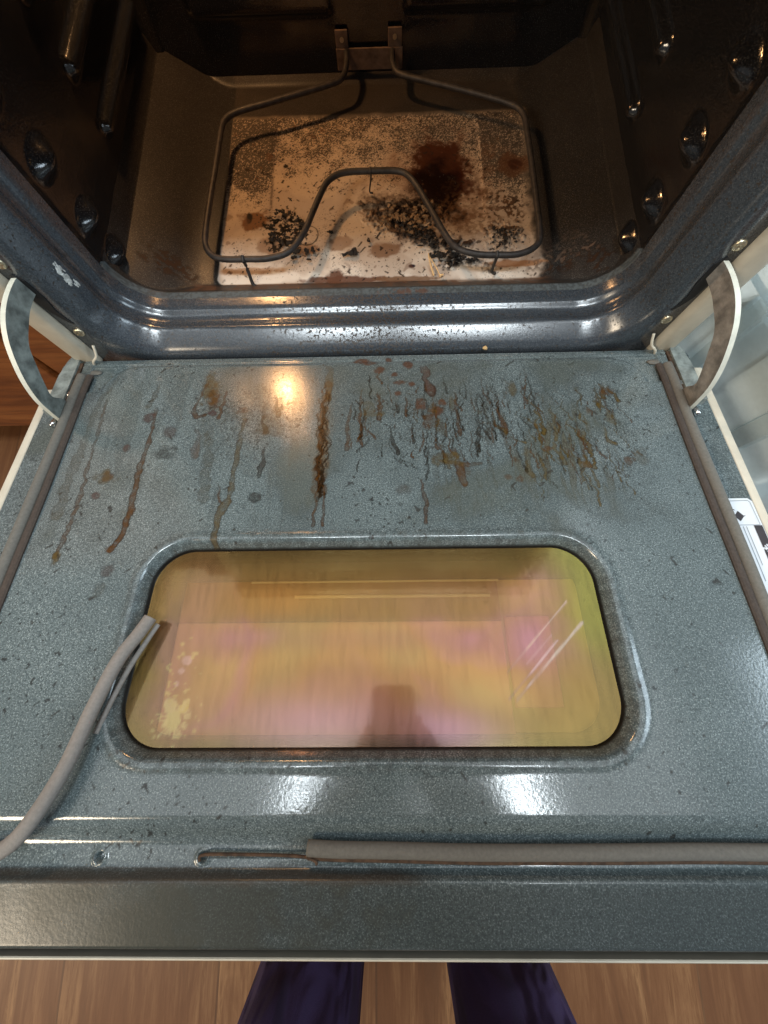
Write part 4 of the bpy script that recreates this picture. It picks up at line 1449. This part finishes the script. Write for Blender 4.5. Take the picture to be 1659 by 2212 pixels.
# ------------------------------------------------------------------ cabinet on the left
CB = empty('kitchen_cabinet', (-0.80, 0.28, FZ))
tag(CB, 'reddish brown wooden kitchen cabinet standing left of the oven', 'cabinet')
CY = 0.006
bm = bmesh.new()
box(bm, -1.25, -0.382, CY + 0.02, 0.58, -0.205, 0.58)
o = bm_obj('cabinet_body', bm, M['cabinet'])
put(o)
child(o, CB)
bm = bmesh.new()
box(bm, -1.25, -0.382, CY + 0.09, 0.56, FZ, -0.2055)
o = bm_obj('toe_kick', bm, M['black'])
put(o)
child(o, CB)
bm = bmesh.new()
box(bm, -0.4335, -0.3825, CY, CY + 0.0195, -0.204, 0.58, 0.002, 2)
o = bm_obj('face_frame', bm, M['cabinet'])
put(o)
child(o, CB)
bm = bmesh.new()
box(bm, -0.88, -0.4385, CY - 0.004, CY + 0.0190, -0.200, 0.42, 0.005, 3)
o = bm_obj('cabinet_door', bm, M['cabinet'])
put(o)
child(o, CB)

# ------------------------------------------------------------------ plastic storage tub on the right
TB = empty('storage_tub', (0.655, 0.10, FZ))
TB.rotation_euler = (0, 0, math.radians(17))
tag(TB, 'frosted plastic storage tub full of pale things, right of the oven', 'storage tub')


def ringpts(x0, x1, y0, y1, r, n=5):
    out = []
    for (cx, cy, a0) in ((x1 - r, y1 - r, 0), (x0 + r, y1 - r, 90), (x0 + r, y0 + r, 180), (x1 - r, y0 + r, 270)):
        for k in range(n + 1):
            a = math.radians(a0 + 90 * k / n)
            out.append((cx + r * math.cos(a), cy + r * math.sin(a)))
    return out


# local frame of the tub: x, y about its middle, z up from the floor
bm = bmesh.new()
prev = None
for (z, g) in ((0.002, 0.045), (0.004, 0.036), (0.100, 0.026), (0.215, 0.014), (0.218, 0.004), (0.232, 0.004), (0.235, 0.014), (0.360, 0.002), (0.362, -0.012), (0.385, -0.014)):
    R_ = ringpts(-0.235 + g, 0.235 - g, -0.27 + g, 0.27 - g, 0.040)
    vs = [bm.verts.new((x, y, z)) for x, y in R_]
    if prev:
        for k in range(len(vs)):
            bm.faces.new((prev[k], prev[(k + 1) % len(vs)], vs[(k + 1) % len(vs)], vs[k]))
    else:
        bm.faces.new(vs)
    prev = vs
put(bm_obj('tub_wall', bm, M['tub'], True), TB)
bm = bmesh.new()
for (y0, y1) in ((-0.155, -0.125), (-0.035, -0.010), (0.105, 0.140)):
    v0 = [bm.verts.new(p) for p in ((-0.205, y0, 0.03), (-0.205, y1, 0.03), (-0.228, y1, 0.356), (-0.228, y0, 0.356))]
    v1 = [bm.verts.new((p.co.x - 0.009, p.co.y + (0.004 if i in (0, 3) else -0.004), p.co.z)) for i, p in enumerate(v0)]
    bm.faces.new(v1)
    for k in range(4):
        bm.faces.new((v0[k], v0[(k + 1) % 4], v1[(k + 1) % 4], v1[k]))
put(bm_obj('tub_rib', bm, M['tub']), TB)
pale = simple('pale_contents', (0.90, 0.83, 0.74), 0.8, 0, 0.06, 8, 0.2)
grey = simple('grey_contents', (0.52, 0.58, 0.60), 0.8, 0, 0.06, 8, 0.2)
bm = bmesh.new()
box(bm, -0.196, 0.16, -0.205, -0.060, 0.012, 0.200, 0.012, 3)
box(bm, -0.196, 0.16, 0.020, 0.200, 0.012, 0.300, 0.012, 3)
box(bm, -0.202, 0.16, -0.205, -0.060, 0.225, 0.330, 0.012, 3)
o = bm_obj('tub_contents', bm, pale)
put(o, TB)
bm = bmesh.new()
box(bm, -0.185, 0.16, -0.055, 0.015, 0.012, 0.310, 0.008, 2)
put(bm_obj('tub_contents', bm, grey), TB)

# ------------------------------------------------------------------ the person standing in front
PE = empty('person', (0.03, -0.72, FZ))
tag(PE, 'standing person in dark navy trousers, legs showing beyond the door edge', 'person')


def skin_obj(name, verts, edges, mat, sub_=2):
    """verts: (x, y, z, r); grown with a Skin modifier"""
    me = bpy.data.meshes.new(name)
    bm = bmesh.new()
    lay = bm.verts.layers.skin.verify()
    vs = []
    for i, v in enumerate(verts):
        q = bm.verts.new(v[:3])
        r = v[3]
        q[lay].radius = (r, r) if not isinstance(r, tuple) else r
        q[lay].use_root = (i == 0)
        vs.append(q)
    for a, b in edges:
        bm.edges.new((vs[a], vs[b]))
    bm.to_mesh(me)
    bm.free()
    me.materials.append(mat)
    o = bpy.data.objects.new(name, me)
    COL.objects.link(o)
    sk = o.modifiers.new('skin', 'SKIN')
    sk.use_smooth_shade = True
    sb = o.modifiers.new('smooth', 'SUBSURF')
    sb.levels = sb.render_levels = sub_
    return o


YB = -0.715
LX, RX = -0.076, 0.137
HX = 0.03
# body: torso, neck, head, arms, hands, feet in one surface
bv = [(HX, YB - .05, 0.58, 0.13), (HX, YB + .06, 0.74, 0.12), (HX, YB + .17, 0.92, 0.13), (HX, YB + .26, 1.02, 0.075), (HX, YB + .31, 1.07, 0.052), (HX, YB + .36, 1.12, 0.075),
      (HX, YB + .41, 1.16, 0.085), (HX, YB + .42, 1.22, 0.06),
      (HX - .17, YB + .22, 1.00, 0.058), (HX - .21, YB + .20, 0.74, 0.045), (HX - .13, YB + .27, 0.57, 0.034), (HX - .060, -0.425, 0.505, 0.030),
      (HX + .17, YB + .22, 1.00, 0.058), (HX + .22, YB + .20, 0.74, 0.045), (HX + .16, YB + .27, 0.57, 0.034), (HX + .065, -0.425, 0.505, 0.030),
      (LX + .02, YB - .01, 0.46, 0.08), (LX, YB + .01, 0.15, 0.05), (LX, YB - .02, FZ + .07, 0.036), (LX - .01, YB + .12, FZ + .03, 0.026),
      (RX - .02, YB - .01, 0.46, 0.08), (RX, YB + .01, 0.15, 0.05), (RX, YB - .02, FZ + .07, 0.036), (RX + .01, YB + .12, FZ + .03, 0.026),
      (HX - .056, -0.372, 0.462, 0.032), (HX + .046, -0.372, 0.462, 0.032)]
be = [(0, 1), (1, 2), (2, 3), (3, 4), (4, 5), (5, 6), (6, 7), (2, 8), (8, 9), (9, 10), (10, 11), (2, 12), (12, 13), (13, 14), (14, 15),
      (0, 16), (16, 17), (17, 18), (18, 19), (0, 20), (20, 21), (21, 22), (22, 23), (11, 24), (15, 25)]
hand_pts = []
for s, w_ in ((-1, 24), (1, 25)):
    bx, by, bz = bv[w_][:3]
    for k in range(4):
        i = len(bv)
        yk = by + 0.012 - 0.016 * k
        ln = (1.0, 1.12, 1.05, 0.85)[k]
        bv += [(bx - s * .008, yk, bz - .012, .0085), (bx - s * .004 * ln, yk + .004, bz - .028, .0075), (bx - s * (.018 * ln), yk + .004, bz - .036, .0068)]
        be += [(w_, i), (i, i + 1), (i + 1, i + 2)]
    i = len(bv)
    bv += [(bx - s * .012, by + .022, bz + .002, .010), (bx - s * .024, by + .034, bz - .004, .0085)]
    be += [(w_, i), (i, i + 1)]
o = skin_obj('body', bv, be, M['skin'], 1)
child(o, PE)
# trousers: waist, two straight legs with folds
tv = [(HX, YB - .05, 0.55, 0.150), (HX, YB, 0.65, 0.145),
      (LX + .018, YB, 0.42, 0.094), (LX + .004, YB + .004, 0.22, 0.074), (LX, YB, 0.06, 0.066), (LX, YB, -0.10, 0.0635), (LX, YB, -0.22, 0.064), (LX, YB, FZ + .035, 0.066),
      (RX - .018, YB, 0.42, 0.094), (RX - .004, YB + .004, 0.22, 0.072), (RX, YB, 0.06, 0.064), (RX, YB, -0.10, 0.0615), (RX, YB, -0.22, 0.062), (RX, YB, FZ + .035, 0.064)]
te = [(0, 1), (0, 2), (2, 3), (3, 4), (4, 5), (5, 6), (6, 7), (0, 8), (8, 9), (9, 10), (10, 11), (11, 12), (12, 13)]
o = skin_obj('trousers', tv, te, M['trousers'], 2)
o['label'] = 'dark navy straight trousers'
child(o, PE)
sv_ = [(HX, YB + .01, 0.66, 0.150), (HX, YB + .08, 0.78, 0.145), (HX, YB + .17, 0.92, 0.150), (HX, YB + .255, 1.01, 0.085),
       (HX - .175, YB + .22, 1.00, 0.072), (HX - .215, YB + .20, 0.76, 0.060), (HX + .175, YB + .22, 1.00, 0.072), (HX + .225, YB + .20, 0.76, 0.060)]
o = skin_obj('shirt', sv_, [(0, 1), (1, 2), (2, 3), (2, 4), (4, 5), (2, 6), (6, 7)], M['shirt'], 2)
child(o, PE)
o = skin_obj('hair', [(HX, YB + .385, 1.19, .090), (HX, YB + .33, 1.135, .072), (HX, YB + .42, 1.235, .07)], [(0, 1), (0, 2)], M['hair'], 2)
child(o, PE)

# the phone that takes the picture, held behind the lens
bm = bmesh.new()
r0 = ringpts(-0.037, 0.037, -0.135, 0.020, 0.014, 6)
la = [bm.verts.new((x, y, 0.006)) for x, y in r0]
lb_ = [bm.verts.new((x, y, 0.0145)) for x, y in r0]
bm.faces.new(la)
bm.faces.new(lb_)
for k in range(len(r0)):
    bm.faces.new((la[k], la[(k + 1) % len(r0)], lb_[(k + 1) % len(r0)], lb_[k]))
ph = bm_obj('phone', bm, M['phone'])
put(ph)
ph.matrix_world = cam.matrix_world.copy()
tag(ph, 'black mobile phone held flat over the oven door by the standing person', 'phone')
